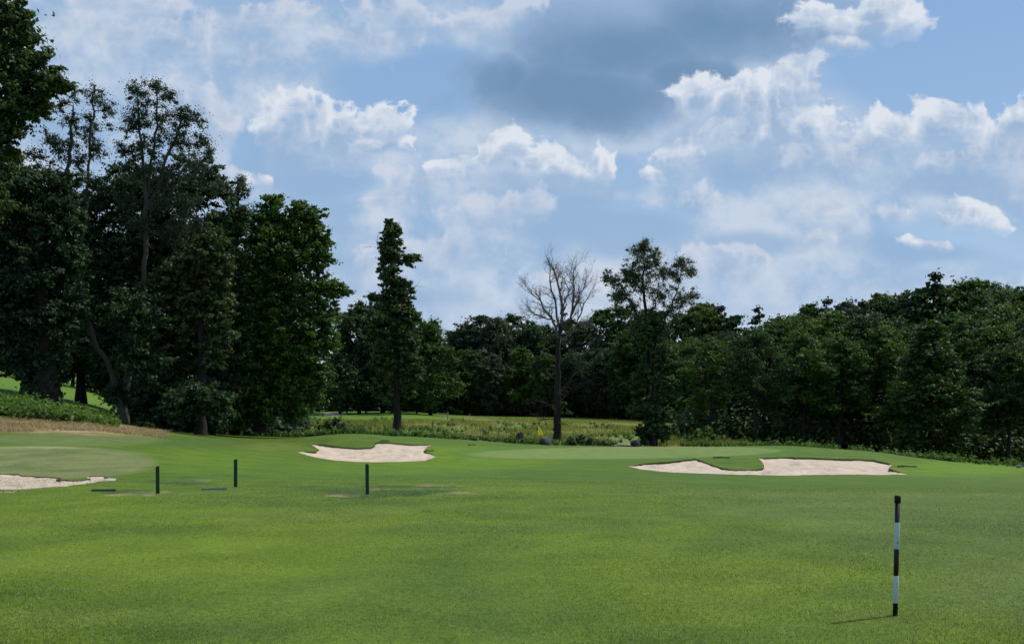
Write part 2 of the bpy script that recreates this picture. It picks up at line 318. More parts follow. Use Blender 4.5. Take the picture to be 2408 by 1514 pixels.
C = mixc(C, .5*sm(1-np.hypot((PP-170)/260, (YY-1033)/18), 0, .4)*(DD > 33)*(DD < 50), (0.17, 0.20, 0.085))
dry = sm(YY, 1024, 1014)*0+sm(-(YY-(1013+PP*0.022)), -8, 2)*(DD > 38)*(DD < 58)*sm(-PP, -400, -360)
C = mixc(C, np.clip(dry, 0, 1)*.95, (0.27, 0.18, 0.095)); C = mixc(C, np.clip(dry, 0, 1)*sm(fine, .45, .7), (0.36, 0.29, 0.17))
dm_ = 150+28*sm(PP, 1000, 1100); mead = sm(DD, 93, 100)*sm(dm_-DD, 0, 12)*sm(PP, 620, 700)*sm(-PP, -2300, -2000)
C = mixc(C, mead*.95, (0.175, 0.215, 0.06)); C = mixc(C, mead*sm(big2, .45, .6)*.6, (0.25, 0.215, 0.11)); C = mixc(C, mead*sm(fine, .5, .7)*.7, (0.085, 0.15, 0.035))
C = mixc(C, sm(DD-dm_, -10, 2), (0.10, 0.185, 0.02))
C = mixc(C, sm(DD, 56, 64)*sm(-PP, -640, -500)*sm(-YY, -1030, -1010)*.8*sm(PP, 260, 330), (0.05, 0.07, 0.025))  # shade under the left wood painted into the ground colour
C = mixc(C, sm(DD, 66, 74)*sm(-PP, -330, -280)*(DD < 400), (0.105, 0.19, 0.02))  # slope behind the left trunks painted a brighter, sunlit green
for (a, b, rx, ry) in [(325, 1160, 70, 5), (440, 1131, 40, 4), (888, 1148, 32, 4), (1022, 1142, 52, 5), (795, 1166, 40, 4), (1075, 1160, 34, 3)]:
    e = 1-np.hypot((PP-a)/rx, (YY-b)/ry)+(fine-.5)*1.2+(fbm(XX*4, DD*2.5, 43, 4)-.5)*3.2
    C = mixc(C, .65*sm(e, 0, .6)*(DD < 30), (0.30, 0.235, 0.14))
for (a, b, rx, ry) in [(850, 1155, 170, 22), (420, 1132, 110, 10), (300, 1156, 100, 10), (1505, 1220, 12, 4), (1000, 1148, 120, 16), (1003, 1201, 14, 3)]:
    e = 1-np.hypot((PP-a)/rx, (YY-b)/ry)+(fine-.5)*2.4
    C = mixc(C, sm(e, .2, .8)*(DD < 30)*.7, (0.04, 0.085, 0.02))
# faces
idx = np.arange(nc*nr).reshape(nc, nr)
q = np.stack([idx[:-1, :-1], idx[1:, :-1], idx[1:, 1:], idx[:-1, 1:]], -1)
fs = np.stack([sand[:-1, :-1], sand[1:, :-1], sand[1:, 1:], sand[:-1, 1:]], -1)
fsand = np.where((fs > 0).sum(-1) >= 2, fs.max(-1), 0)
VG = np.stack([XX, DD, Z], -1).reshape(-1, 3)

# ---- materials
def new_mat(name):
    m = bpy.data.materials.new(name); m.use_nodes = True; return m, NT(m.node_tree)
def finish(g, colr, rough=0.9, bump=None, bs=0.4, bd=0.02, spec=0.2):
    p = g.node('ShaderNodeBsdfPrincipled'); g.put(p.inputs['Base Color'], colr if not isinstance(colr, tuple) else (*colr, 1))
    g.put(p.inputs['Roughness'], rough); p.inputs['Specular IOR Level'].default_value = spec
    if bump is not None:
        b = g.node('ShaderNodeBump'); b.inputs['Strength'].default_value = bs; b.inputs['Distance'].default_value = bd
        g.put(b.inputs['Height'], bump); g.l.new(b.outputs[0], p.inputs['Normal'])
    o = g.node('ShaderNodeOutputMaterial'); g.l.new(p.outputs[0], o.inputs[0]); return p
def simple(name, colr, rough=0.7, ns=8.0, amt=0.25, bd=0.004, spec=0.3):
    m, g = new_mat(name); t = g.node('ShaderNodeTexCoord').outputs['Object']
    n = g.noise(t, ns, 5, .6)
    cc = g.mix(n, tuple(v*(1-amt) for v in colr), tuple(min(1, v*(1+amt)) for v in colr))
    finish(g, cc, rough, n, .5, bd, spec); return m
m_turf, g = new_mat('turf')
pos = g.node('ShaderNodeNewGeometry').outputs['Position']
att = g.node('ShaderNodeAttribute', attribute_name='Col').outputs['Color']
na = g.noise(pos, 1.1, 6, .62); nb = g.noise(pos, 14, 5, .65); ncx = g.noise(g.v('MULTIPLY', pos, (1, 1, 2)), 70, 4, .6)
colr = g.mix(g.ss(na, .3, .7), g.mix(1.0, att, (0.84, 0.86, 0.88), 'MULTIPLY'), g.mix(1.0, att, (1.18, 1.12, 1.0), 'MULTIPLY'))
colr = g.mix(g.ss(nb, .35, .7), g.mix(1.0, colr, (0.80, 0.82, 0.85), 'MULTIPLY'), g.mix(1.0, colr, (1.16, 1.14, 1.12), 'MULTIPLY'))
dist = g.ss(g.v('LENGTH', pos, out=1), 12, 40, 1.0, 0.25)
colr = g.mix(g.m('MULTIPLY', dist, g.ss(ncx, .45, .65)), colr, g.mix(1.0, colr, (1.28, 1.25, 1.3), 'MULTIPLY'))
h = g.m('ADD', g.m('MULTIPLY', nb, 0.6), g.m('MULTIPLY', ncx, 0.4))
finish(g, colr, 0.85, h, .55, .05, .15)
m_sand, g = new_mat('sand')
pos = g.node('ShaderNodeNewGeometry').outputs['Position']
na = g.noise(pos, .9, 6, .6); nb = g.noise(g.v('MULTIPLY', pos, (1, 3.5, 3.5)), 3.0, 6, .65, .4)
colr = g.mix(g.ss(na, .35, .7), (0.60, 0.48, 0.37), (0.70, 0.58, 0.46))
colr = g.mix(g.ss(nb, .3, .75), g.mix(1.0, colr, (0.90, 0.88, 0.86), 'MULTIPLY'), colr)
finish(g, colr, 0.95, nb, .8, .12, .05)
m_soil, g = new_mat('lip_turf')
pos = g.node('ShaderNodeNewGeometry').outputs['Position']
finish(g, g.mix(g.noise(pos, 6, 5, .6), (0.12, 0.095, 0.05), (0.075, 0.12, 0.03)), .95, g.noise(pos, 20, 4), .6, .05)

gf = q[fsand == 0].reshape(-1, 4)
# the plain sheet behind and around the viewer joins the survey at distance 3
nb_ = len(VG); Xr = XX[:, 0]; back = np.stack([Xr, np.full(nc, -900.0), np.zeros(nc)], -1)
bq = np.stack([np.arange(nc-1)+nb_, np.arange(nc-1)+nb_+1, idx[1:, 0], idx[:-1, 0]], -1)
Vg2 = np.concatenate([VG, back]); Cg2 = np.concatenate([C.reshape(-1, 3), np.tile((0.085, 0.175, 0.03), (nc, 1))])
bl = np.array([[-4000, 3, 0], [-4000, -900, 0], [4000, -900, 0], [4000, 3, 0]], float)
def compact(V, Fx, Cx=None):
    u, inv = np.unique(Fx.ravel(), return_inverse=True)
    return (V[u], inv.reshape(Fx.shape)) + ((Cx[u],) if Cx is not None else ())
V_, F_, C_ = compact(Vg2, np.concatenate([gf, bq]), Cg2)
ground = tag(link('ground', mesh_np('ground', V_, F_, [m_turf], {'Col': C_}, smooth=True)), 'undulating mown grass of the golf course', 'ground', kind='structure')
for bi, (lb, dr, drop, poly) in enumerate(BUNK):
    mask = fsand == bi+1
    sv = np.zeros((nc, nr), bool)
    for a in (0, 1):
        for b in (0, 1): sv[a:nc-1+a, b:nr-1+b] |= mask
    # t: 0 at the front edge, 1 at the back edge of each run
    t = np.zeros((nc, nr)); cnt = np.zeros(nc, int)
    run = np.zeros((nc, nr), int)
    for j in range(nr):
        run[:, j] = np.where(sv[:, j], (run[:, j-1] if j else 0)+1, 0)
    rem = np.zeros((nc, nr), int)
    for j in range(nr-1, -1, -1):
        rem[:, j] = np.where(sv[:, j], (rem[:, j+1] if j < nr-1 else 0)+1, 0)
    t = np.where(sv, (run-1)/np.maximum(run+rem-2, 1), 0)
    dz = drop*(.35+1.2*fbm(XX*.9+2, DD*.9+2, 57, 3))*sm(t, 0.02, 0.45)*np.clip((run+rem-6)/30, 0, 1)+0.003
    tex = (fbm(XX*1.6+3, DD*1.2+3, 51, 4)-.5)*0.30*np.clip(t*(1-t)*5, 0, 1)*(1 if bi < 3 else 0)
    Vs = np.stack([XX, DD, Z-dz+tex], -1).reshape(-1, 3)
    Fm = q[mask].reshape(-1, 4)
    # lip faces along the border of the mask
    skv = []; skf = []
    mk = mask.astype(int)
    def addlip(a, b):
        n = len(skv); skv.extend([VG[a]+(0, 0, .004), VG[b]+(0, 0, .004), Vs[b]-(0, 0, .01), Vs[a]-(0, 0, .01)]); skf.append((n, n+1, n+2, n+3))
    I, J = np.nonzero(mask)
    for i, j in zip(I, J):
        if j+1 >= mask.shape[1] or not mask[i, j+1]: addlip(idx[i, j+1], idx[i+1, j+1])
        if j == 0 or not mask[i, j-1]: addlip(idx[i, j], idx[i+1, j])
        if not mask[min(i+1, nc-2), j]: addlip(idx[i+1, j], idx[i+1, j+1])
        if not mask[max(i-1, 0), j]: addlip(idx[i, j], idx[i, j+1])
    v1, f1 = compact(Vs, Fm)
    nb2 = len(v1); vv = np.concatenate([v1, np.array(skv)]); ff = np.concatenate([f1, np.array(skf)+nb2])
    fm = np.concatenate([np.zeros(len(f1)), np.ones(len(skf))])
    tag(link('sand_bunker', mesh_np('sand_bunker', vv, ff, [m_sand, m_soil], fmat=fm, smooth=True)), lb, 'bunker', 'sand bunkers of the course', 'structure')

# ------------------------------------------------------------------ foliage and wood builders
def leaf_mat(name, dark, light, trans=0.18, rough=0.55):
    m, g = new_mat(name)
    a = g.node('ShaderNodeAttribute', attribute_name='v').outputs['Fac']
    cc = g.mix(a, dark, light); rd = g.node('ShaderNodeObjectInfo').outputs['Random']
    cc = g.mix(rd, g.mix(1.0, cc, (0.72, 0.80, 0.90), 'MULTIPLY'), g.mix(1.0, cc, (1.35, 1.22, 0.95), 'MULTIPLY'))
    p = g.node('ShaderNodeBsdfPrincipled'); g.put(p.inputs['Base Color'], cc); p.inputs['Roughness'].default_value = rough
    p.inputs['Specular IOR Level'].default_value = 0.22
    t = g.node('ShaderNodeBsdfTranslucent'); g.put(t.inputs[0], g.mix(1.0, cc, (1.3, 1.4, 0.6), 'MULTIPLY'))
    mx = g.node('ShaderNodeMixShader'); mx.inputs[0].default_value = trans
    g.l.new(p.outputs[0], mx.inputs[1]); g.l.new(t.outputs[0], mx.inputs[2])
    g.l.new(mx.outputs[0], g.node('ShaderNodeOutputMaterial').inputs[0]); return m
L_dark = leaf_mat('leaves_dark', (0.020, 0.042, 0.018), (0.090, 0.150, 0.058), .3)
L_mid = leaf_mat('leaves_mid', (0.028, 0.062, 0.014), (0.118, 0.205, 0.050), .33)
L_grey = leaf_mat('leaves_grey', (0.035, 0.052, 0.032), (0.105, 0.135, 0.085), .2)
L_vine = leaf_mat('leaves_vine', (0.022, 0.042, 0.020), (0.085, 0.125, 0.062), .22)
L_yel = leaf_mat('leaves_yellow_green', (0.040, 0.070, 0.014), (0.120, 0.185, 0.040), .28)
L_bush = leaf_mat('leaves_bush', (0.035, 0.080, 0.020), (0.120, 0.215, 0.050), .35)
L_weed = leaf_mat('weeds', (0.12, 0.165, 0.042), (0.30, 0.27, 0.13), .45, .8)
L_straw = leaf_mat('straw', (0.22, 0.135, 0.075), (0.52, 0.43, 0.27), .3, .9)
L_grass, g = new_mat('grass_blades'); cc = g.node('ShaderNodeAttribute', attribute_name='Col').outputs['Color']
p_ = g.node('ShaderNodeBsdfPrincipled'); g.put(p_.inputs['Base Color'], cc); p_.inputs['Roughness'].default_value = .5; p_.inputs['Specular IOR Level'].default_value = .3
t_ = g.node('ShaderNodeBsdfTranslucent'); g.put(t_.inputs[0], cc); mx_ = g.node('ShaderNodeMixShader'); mx_.inputs[0].default_value = .45
g.l.new(p_.outputs[0], mx_.inputs[1]); g.l.new(t_.outputs[0], mx_.inputs[2]); g.l.new(mx_.outputs[0], g.node('ShaderNodeOutputMaterial').inputs[0])
B_dark = simple('bark_dark', (0.022, 0.019, 0.016), .95, 6, .5, .03)
B_pale = simple('bark_pale', (0.075, 0.07, 0.06), .9, 5, .4, .02)
B_dead = simple('bark_dead', (0.125, 0.11, 0.098), .9, 5, .35, .02)

def tubes(lst, sides=6):
    """lst of (pts (n,3), radii (n)) -> verts, quads"""
    V = []; Q = []; n0 = 0
    for pts, rad in lst:
        pts = np.asarray(pts, float); rad = np.asarray(rad, float); n = len(pts)
        d = np.gradient(pts, axis=0); d /= np.linalg.norm(d, axis=1)[:, None]+1e-9
        ref = np.array([0.3, 1, 0.2]) if abs(d[0][1]) < .8 else np.array([1, 0.1, 0.2])
        u = np.cross(d, ref); u /= np.linalg.norm(u, axis=1)[:, None]+1e-9; v = np.cross(d, u)
        s = sides if rad[0] > .04 else 4
        if rad[0] < .02: s = 3
        a = np.arange(s)/s*2*pi
        ring = pts[:, None]+rad[:, None, None]*(u[:, None]*np.cos(a)[None, :, None]+v[:, None]*np.sin(a)[None, :, None])
        V.append(ring.reshape(-1, 3)); k = np.arange(s); k2 = (k+1) % s
        for i in range(n-1): Q.append(np.stack([n0+i*s+k, n0+i*s+k2, n0+(i+1)*s+k2, n0+(i+1)*s+k], -1))
        n0 += n*s
    return np.concatenate(V), np.concatenate(Q)
def curve(p0, p1, r0, r1, n=6, bend=0.12, rg=rng, sag=0.0):
    t = np.linspace(0, 1, n)[:, None]; L = np.linalg.norm(p1-p0)
    o = rg.normal(size=3)*L*bend; o2 = rg.normal(size=(n, 3))*L*.02; o2[0] = o2[-1] = 0
    p = p0+(p1-p0)*t+o*np.sin(t*pi)*.5+o2; p[:, 2] += sag*L*np.sin(t[:, 0]*pi)
    return p, r0+(r1-r0)*t[:, 0]
def resample(pts, n):
    pts = np.asarray(pts, float); d = np.concatenate([[0], np.cumsum(np.linalg.norm(np.diff(pts, axis=0), axis=1))])
    s = np.linspace(0, d[-1], n); return np.stack([np.interp(s, d, pts[:, k]) for k in range(3)], -1)
def leaves(cl, rad, npc, size, rg, flat=0.75, up=0.55, elong=1.6, droop=0.0, outw=None):
    """cl (n,3) clump centres, rad (n) -> quads, attribute"""
    n = len(cl); N = n*npc
    d = rg.normal(size=(N, 3)); d /= np.linalg.norm(d, axis=1)[:, None]
    r = np.minimum(np.abs(rg.normal(0, .62, N))+.12, 1.7)
    cc = np.repeat(cl, npc, 0); rr = np.repeat(rad, npc)
    off = d*(r*rr)[:, None]; off[:, 2] *= flat
    off[:, 2] -= droop*rr*np.hypot(d[:, 0], d[:, 1])
    if outw is not None:
        o = np.repeat(outw, npc, 0); off += o*(np.sum(off*o, 1)*.7)[:, None]
    c = cc+off
    nrm = d*0.9+rg.normal(size=(N, 3))*0.55+np.array([0, 0, up]); nrm /= np.linalg.norm(nrm, axis=1)[:, None]
    a = rg.normal(size=(N, 3)); u = np.cross(nrm, a); u /= np.linalg.norm(u, axis=1)[:, None]+1e-9; v = np.cross(nrm, u)
    s = size*(0.6+0.8*rg.random(N)); L = (s*elong/2)[:, None]; Wd = (s/2)[:, None]
    fold = nrm*(s*0.12)[:, None]
    V = np.stack([c-u*L, c+v*Wd-u*L*.15+fold, c+u*L, c-v*Wd-u*L*.15+fold], 1).reshape(-1, 3)
    Q = np.arange(N*4).reshape(-1, 4)
    att = np.repeat(np.clip(np.repeat(rg.normal(0.42, .18, n), npc)+rg.normal(0, .16, N), 0, 1), 4)
    return V, Q, att
def lobes_world(lobes, D):
    out = []
    for l in lobes:
        dD = l[3] if len(l) > 3 else 0.0; rz = l[4] if len(l) > 4 else l[2]
        Dl = D+dD; out.append((wp(l[0], l[1], Dl), l[2]/F*Dl, rz/F*Dl))
    return out
def lobe_fill(c, r, rz, rc, cov, fill, rg, depth=1.0):
    n = max(3, int(cov*3.3*r*(r+rz)/2/(rc*rc)))
    d = rg.normal(size=(n, 3)); d /= np.linalg.norm(d, axis=1)[:, None]
    s = np.where(rg.random(n) < fill, .3+.6*rg.random(n), 0.84+.2*rg.random(n)); spray = rg.random(n) < .16; s = np.where(spray, 1.0+.3*rg.random(n), s)
    s *= 1+.22*np.sin(d[:, 0]*4+c[0])*np.sin(d[:, 2]*5+c[2])*np.cos(d[:, 1]*3+c[1])
    sc = np.array([max(r-rc*.5, .3*r), max(r-rc*.5, .3*r)*depth, max(rz-rc*.5, .3*rz)])
    p = c+d*s[:, None]*sc; ow = d*np.array([1, 1, .45]); ow /= np.linalg.norm(ow, axis=1)[:, None]
    return p, rc*(0.5+0.7*rg.random(n))*np.where(spray, .62, 1), ow, None
def crown_mesh(cls, rads, outs, cores, npc, size, rg, flat, gz):
    cls = np.concatenate(cls); rads = np.concatenate(rads); outs = np.concatenate(outs)
    cls[:, 2] = np.maximum(cls[:, 2], gz+rads*.4)
    V, Q, att = leaves(cls, rads, npc, size, rg, flat, outw=outs)
    if cores:
        cs = size*2.1; P = []
        for c, r, rz in cores:
            n = int(6.5*r*rz/(cs*cs)); d = rg.normal(size=(n, 3)); d /= np.linalg.norm(d, axis=1)[:, None]
            P.append(c+d*(rg.random(n)**.6*.74)[:, None]*np.array([r, r, rz]))
        P = np.concatenate(P); P[:, 2] = np.maximum(P[:, 2], gz+.2)
        V2, Q2, a2 = leaves(P, np.full(len(P), cs*.3), 1, cs, rg, 1, elong=1.3)
        V = np.concatenate([V, V2]); Q = np.concatenate([Q, Q2+len(att)]); att = np.concatenate([att, a2*.12])  # core leaves darkened: the crown's inner shade is put into their colour
    return V, Q, att
def make_tree(name, label, cat, base_px, D, trunks, lobes, leafm, barkm, size=0.2, clump=0.9, cov=1.0, npc=60, seed=1, group=None, fill=0.35,
              flat=0.62, extra=None, by=None, limb_r=0.08, tw=26, depth=1.0, core=True):
    """trunks: list of [(px,py,radius_m,dD)...]; lobes: (px,py,rpx[,dD[,rz]]) crown masses; built at true distance and size"""
    rg = np.random.default_rng(seed)
    base = gp(base_px, D) if by is None else wp(base_px, by, D)
    t = thing(name, label, cat, base, group)
    tl = []; nodes = []
    for tr in trunks:
        pts = np.array([wp(a[0], a[1], D+(a[3] if len(a) > 3 else 0)) for a in tr]); rr = np.array([a[2] for a in tr])
        if tr is trunks[0]: pts[0][2] = base[2]-0.15
        n = max(8, len(pts)*4); P = resample(pts, n)
        d = np.concatenate([[0], np.cumsum(np.linalg.norm(np.diff(pts, axis=0), axis=1))]); R = np.interp(np.linspace(0, d[-1], n), d, rr)
        P[1:-1] += rg.normal(size=(n-2, 3))*0.05
        if tr is trunks[0]: R[0] *= 1.45; R[1] *= 1.12
        tl.append((P, R)); nodes += [(P[i], R[i]) for i in range(n//5, n)]
    NP = np.array([a[0] for a in nodes]); NR = np.array([a[1] for a in nodes])
    cls = []; rads = []; outs = []; cores = []
    for (c, r, rz) in lobes_world(lobes, D):
        # limb to the lobe
        low = NP[:, 2] < c[2]+0.1*rz
        dd = np.linalg.norm(NP-c, axis=1)+np.where(low, 0, 50); k = int(np.argmin(dd+np.abs(dd-r*1.2)*.2))
        lim = curve(NP[k], c, min(NR[k]*.7, limb_r), limb_r*.35, 7, .12, rg); tl.append(lim)
        rc = clump*min(1, max(.6, r/1.6))
        p, rr_, ow, cp = lobe_fill(c, r, rz, rc, cov, fill, rg, depth)
        cls.append(p); rads.append(rr_); outs.append(ow); cores.append((c, r, rz))
        pick = rg.random(len(p)) < min(1, tw/len(p))
        for e in p[pick]:
            j = rg.integers(2, 7); tl.append(curve(lim[0][j], e, limb_r*.25, .006, 5, .15, rg))
    gz = base[2]+.15
    V, Q, att = crown_mesh(cls, rads, outs, cores if core else [], npc, size, rg, flat, gz)
    tv, tq = tubes(tl, 8)
    if extra:
        ex = extra(rg)
        for gi, grp in enumerate(ex):
            ev, eq = tubes(grp, 5); link('bare_branches', mesh_np('bare_branches', ev-base, eq, [B_dead if gi == 0 else B_dark], smooth=True), t)
    link('trunk', mesh_np('trunk', tv-base, tq, [barkm], smooth=True), t)
    link('crown', mesh_np('crown', V-base, Q, [leafm], {'v': att}), t)
    return t

def grow(p, d, L, r, depth, rg, out, upb=.25, spread=.55):
    n = 5; pts = [p]; dr = d/np.linalg.norm(d)
    for i in range(n-1):
        dr = dr+rg.normal(size=3)*.11+np.array([0, 0, upb*.12]); dr /= np.linalg.norm(dr); pts.append(pts[-1]+dr*L/(n-1))
    pts = np.array(pts); out.append((pts, np.linspace(r, r*.5, n)))
    if depth <= 0: return
    for k in range(rg.integers(3, 5)):
        i = rg.integers(1, n); nd = dr+rg.normal(size=3)*spread+np.array([0, 0, upb*.5]); grow(pts[i], nd, L*(.45+.3*rg.random()), r*.5, depth-1, rg, out, upb, spread)
    grow(pts[-1], dr+rg.normal(size=3)*.2, L*.6, r*.5, depth-1, rg, out, upb, spread)

#TREES
GT = 'tall trees left of the fairway'
# --- the tall wood on the left
make_tree('broadleaf_tree', 'dark leafy tree cut by the photo\'s left edge, tallest of all, leaning over the skyline', 'tree', -90, 50,
          [[(-90, 985, .42), (-85, 800, .36), (-60, 500, .3), (-40, 250, .22), (-20, 60, .12)]],
          [(-60, -10, 95), (20, 90, 75), (30, 40, 40), (75, 165, 62), (20, 240, 85), (115, 205, 32, -.5), (150, 200, 25, -.8), (-60, 200, 130), (-80, 330, 110), (-10, 330, 50), (85, 250, 34), (-120, 60, 140), (-130, 420, 120), (-40, 470, 60)],
          L_dark, B_dark, size=0.125, clump=0.42, cov=1.15, npc=62, seed=11, group=GT, fill=0.2)
make_tree('broadleaf_tree', 'vine-hung dark tree with a thick shadowed trunk above the bushy bank', 'tree', 112, 60,
          [[(112, 975, .75), (108, 850, .62), (100, 700, .5), (95, 560, .35), (90, 450, .2)], [(100, 900, .5), (60, 800, .34), (40, 700, .25), (30, 600, .14)]],
          [(40, 480, 95), (120, 520, 75), (60, 620, 100), (140, 640, 70), (20, 740, 90), (110, 760, 85), (60, 840, 60), (-60, 560, 120), (-60, 720, 120), (150, 440, 45), (-70, 830, 70), (115, 850, 42), (108, 915, 34, 0, 48), (165, 720, 45), (85, 880, 42), (70, 440, 50), (10, 400, 60), (160, 520, 40), (165, 600, 40)],
          L_dark, B_dark, size=0.125, clump=0.46, cov=1.15, npc=62, seed=12, group=GT, fill=0.2)
make_tree('sparse_tree', 'thin-crowned tree with a pale curved trunk forking in two below the skyline', 'tree', 292, 62,
          [[(292, 990, .20), (262, 870, .16), (225, 815, .145), (204, 745, .135), (180, 640, .12), (162, 560, .11), (158, 450, .10), (166, 330, .09), (172, 250, .04)],
           [(178, 635, .11), (192, 560, .10), (206, 480, .09), (208, 380, .07), (214, 280, .07), (224, 200, .03)]],
          [(120, 480, 34), (185, 520, 26), (225, 430, 30), (90, 440, 34), (140, 550, 26), (225, 225, 36), (250, 260, 28), (215, 290, 38), (165, 290, 36), (150, 350, 42), (120, 330, 30), (185, 380, 34), (232, 350, 36), (115, 410, 36), (205, 430, 34), (160, 470, 32), (90, 370, 30), (150, 240, 24), (175, 225, 18)],
          L_grey, B_pale, size=0.07, clump=0.62, cov=0.75, npc=85, seed=13, group=GT, fill=0.9, limb_r=0.035, core=False, tw=14, flat=0.95)
make_tree('sparse_tree', 'tall airy tree with feathery top and pale upper trunk, highest of the left skyline pair', 'tree', 288, 64,
          [[(288, 998, .34), (300, 880, .22), (318, 760, .16), (338, 650, .14), (343, 560, .15), (345, 470, .14), (335, 380, .09), (325, 260, .06)],
           [(344, 500, .10), (375, 430, .08), (400, 350, .09), (430, 280, .04)], [(343, 540, .09), (352, 420, .07), (368, 300, .07), (368, 210, .03)]],
          [(365, 205, 24), (395, 225, 26), (325, 215, 32), (345, 260, 46), (385, 290, 44), (310, 290, 36), (435, 270, 34), (465, 280, 22), (420, 330, 46), (340, 345, 50), (470, 335, 28), (455, 390, 48), (390, 400, 52), (325, 410, 36), (493, 360, 20), (290, 350, 26), (300, 470, 34), (380, 480, 50), (440, 480, 46), (330, 520, 36), (410, 550, 44), (500, 440, 26), (470, 540, 34)],
          L_grey, B_pale, size=0.07, clump=0.62, cov=1.0, npc=95, seed=14, group=GT, fill=0.9, limb_r=0.04, core=False, tw=14, flat=0.95)
make_tree('sparse_tree', 'small fine-leaved treetop peeping out between the dark mass and the maple', 'tree', 560, 74,
          [[(560, 1000, .25), (558, 700, .18), (560, 420, .05)]],
          [(562, 430, 26), (575, 455, 20), (550, 470, 30), (565, 520, 30)], L_grey, B_dark, size=0.08, clump=0.5, cov=0.8, npc=60, seed=15, group=GT, fill=0.9, core=False, tw=12, flat=0.9)
make_tree('broadleaf_tree', 'broad black-green tree in the middle of the left wood, leaves lit on its right side', 'tree', 400, 68,
          [[(400, 1000, .5), (400, 800, .4), (395, 600, .3), (390, 450, .15)]],
          [(240, 470, 62), (300, 440, 70), (370, 470, 85), (450, 440, 70), (500, 430, 45), (230, 590, 70), (320, 600, 110), (430, 590, 110), (500, 560, 60), (240, 700, 75), (330, 750, 100), (440, 740, 100), (510, 690, 42), (515, 780, 36), (470, 830, 60),
           (322, 740, 68, -7), (350, 860, 60, -7), (300, 830, 34, -7), (275, 925, 30, -6), (470, 940, 44, -8), (420, 950, 40, -8), (515, 950, 36, -8), (545, 520, 50), (548, 620, 50), (548, 720, 50), (548, 820, 50), (380, 850, 90), (250, 810, 50), (420, 930, 60), (340, 930, 55), (215, 520, 40), (500, 620, 50), (520, 900, 60), (470, 960, 50)],
          L_dark, B_dark, size=0.125, clump=0.46, cov=1.15, npc=62, seed=16, group=GT, fill=0.2)
make_tree('vine_draped_tree', 'pale-leaved vine curtain tree glowing in sun beside the maple', 'tree', 470, 63,
          [[(470, 1005, .3), (478, 900, .25), (470, 750, .2), (480, 600, .1)]],
          [(410, 660, 44, 0, 60), (460, 620, 46, 0, 60), (500, 600, 44, 0, 70), (520, 680, 34, 0, 70), (480, 720, 46, 0, 60), (520, 770, 30, 0, 60), (430, 760, 30, 0, 50), (495, 830, 34, 0, 40), (440, 905, 18, -1, 12), (355, 690, 30, 0, 40)],
          L_vine, B_dark, size=0.13, clump=0.42, cov=1.1, npc=60, seed=17, group=GT, fill=0.2)
make_tree('maple_tree', 'full green maple closing the left wood, one bough sticking out into the sky', 'tree', 610, 70,
          [[(500, 1010, .2), (512, 960, .16), (520, 900, .12)], [(610, 1015, .5), (615, 850, .42), (625, 700, .34), (640, 600, .2), (660, 540, .1)], [(620, 780, .2), (690, 660, .13), (740, 560, .05)], [(618, 820, .2), (700, 760, .12), (770, 700, .06), (815, 685, .02)]],
          [(640, 510, 48), (600, 540, 50), (690, 530, 50), (735, 515, 34), (755, 560, 30), (650, 590, 70), (720, 600, 60), (765, 605, 22), (590, 640, 70), (660, 680, 80), (735, 680, 55), (785, 680, 24), (812, 684, 16), (760, 740, 40), (700, 770, 75),
           (620, 770, 80), (765, 800, 32), (720, 850, 60), (640, 870, 80), (750, 890, 34), (700, 930, 55), (620, 950, 60), (570, 850, 60), (575, 720, 60), (740, 940, 22), (690, 975, 26), (580, 960, 50), (640, 475, 24), (700, 490, 20)],
          L_mid, B_dark, size=0.125, clump=0.44, cov=1.1, npc=60, seed=18, group=GT, fill=0.2)
# darker trees closing the wood behind
for i, (bx, D, lb, ls) in enumerate([
    (60, 88, 'shadowed background tree seen through gaps left of the pale curved trunk', [(30, 620, 110), (90, 560, 60), (60, 760, 110), (-60, 700, 130), (130, 830, 50), (-50, 800, 60), (30, 835, 38), (90, 855, 40), (-20, 845, 40)]),
    (190, 92, 'black background tree under the sky gap beside the forked trunk', [(200, 680, 90), (150, 780, 80), (240, 770, 90), (200, 865, 44), (140, 870, 34), (250, 900, 30), (130, 620, 40), (290, 850, 70)]),
    (330, 90, 'shadowed background tree behind the trunk foot with the bark split', [(330, 600, 100), (330, 760, 110), (350, 880, 80), (400, 940, 70), (250, 880, 40), (330, 950, 50)]),
    (470, 92, 'shadowed background tree behind the sunlit vine curtain', [(460, 600, 100), (470, 740, 100), (480, 870, 90), (520, 950, 70), (420, 970, 40), (540, 700, 70)]),
    (590, 96, 'shadowed background tree behind the full green maple', [(590, 640, 80), (620, 760, 100), (600, 880, 90), (660, 900, 80), (590, 960, 60), (680, 800, 80), (690, 960, 40)])]):
    make_tree('broadleaf_tree', lb, 'tree', bx, D, [[(bx, 1000-(bx < 200)*45, .4), (bx+4, 700, .2)]], ls, L_dark, B_dark, size=.24, clump=.7, cov=1.0, npc=40, seed=30+i, group=GT, fill=.3)

LEFTROW = True
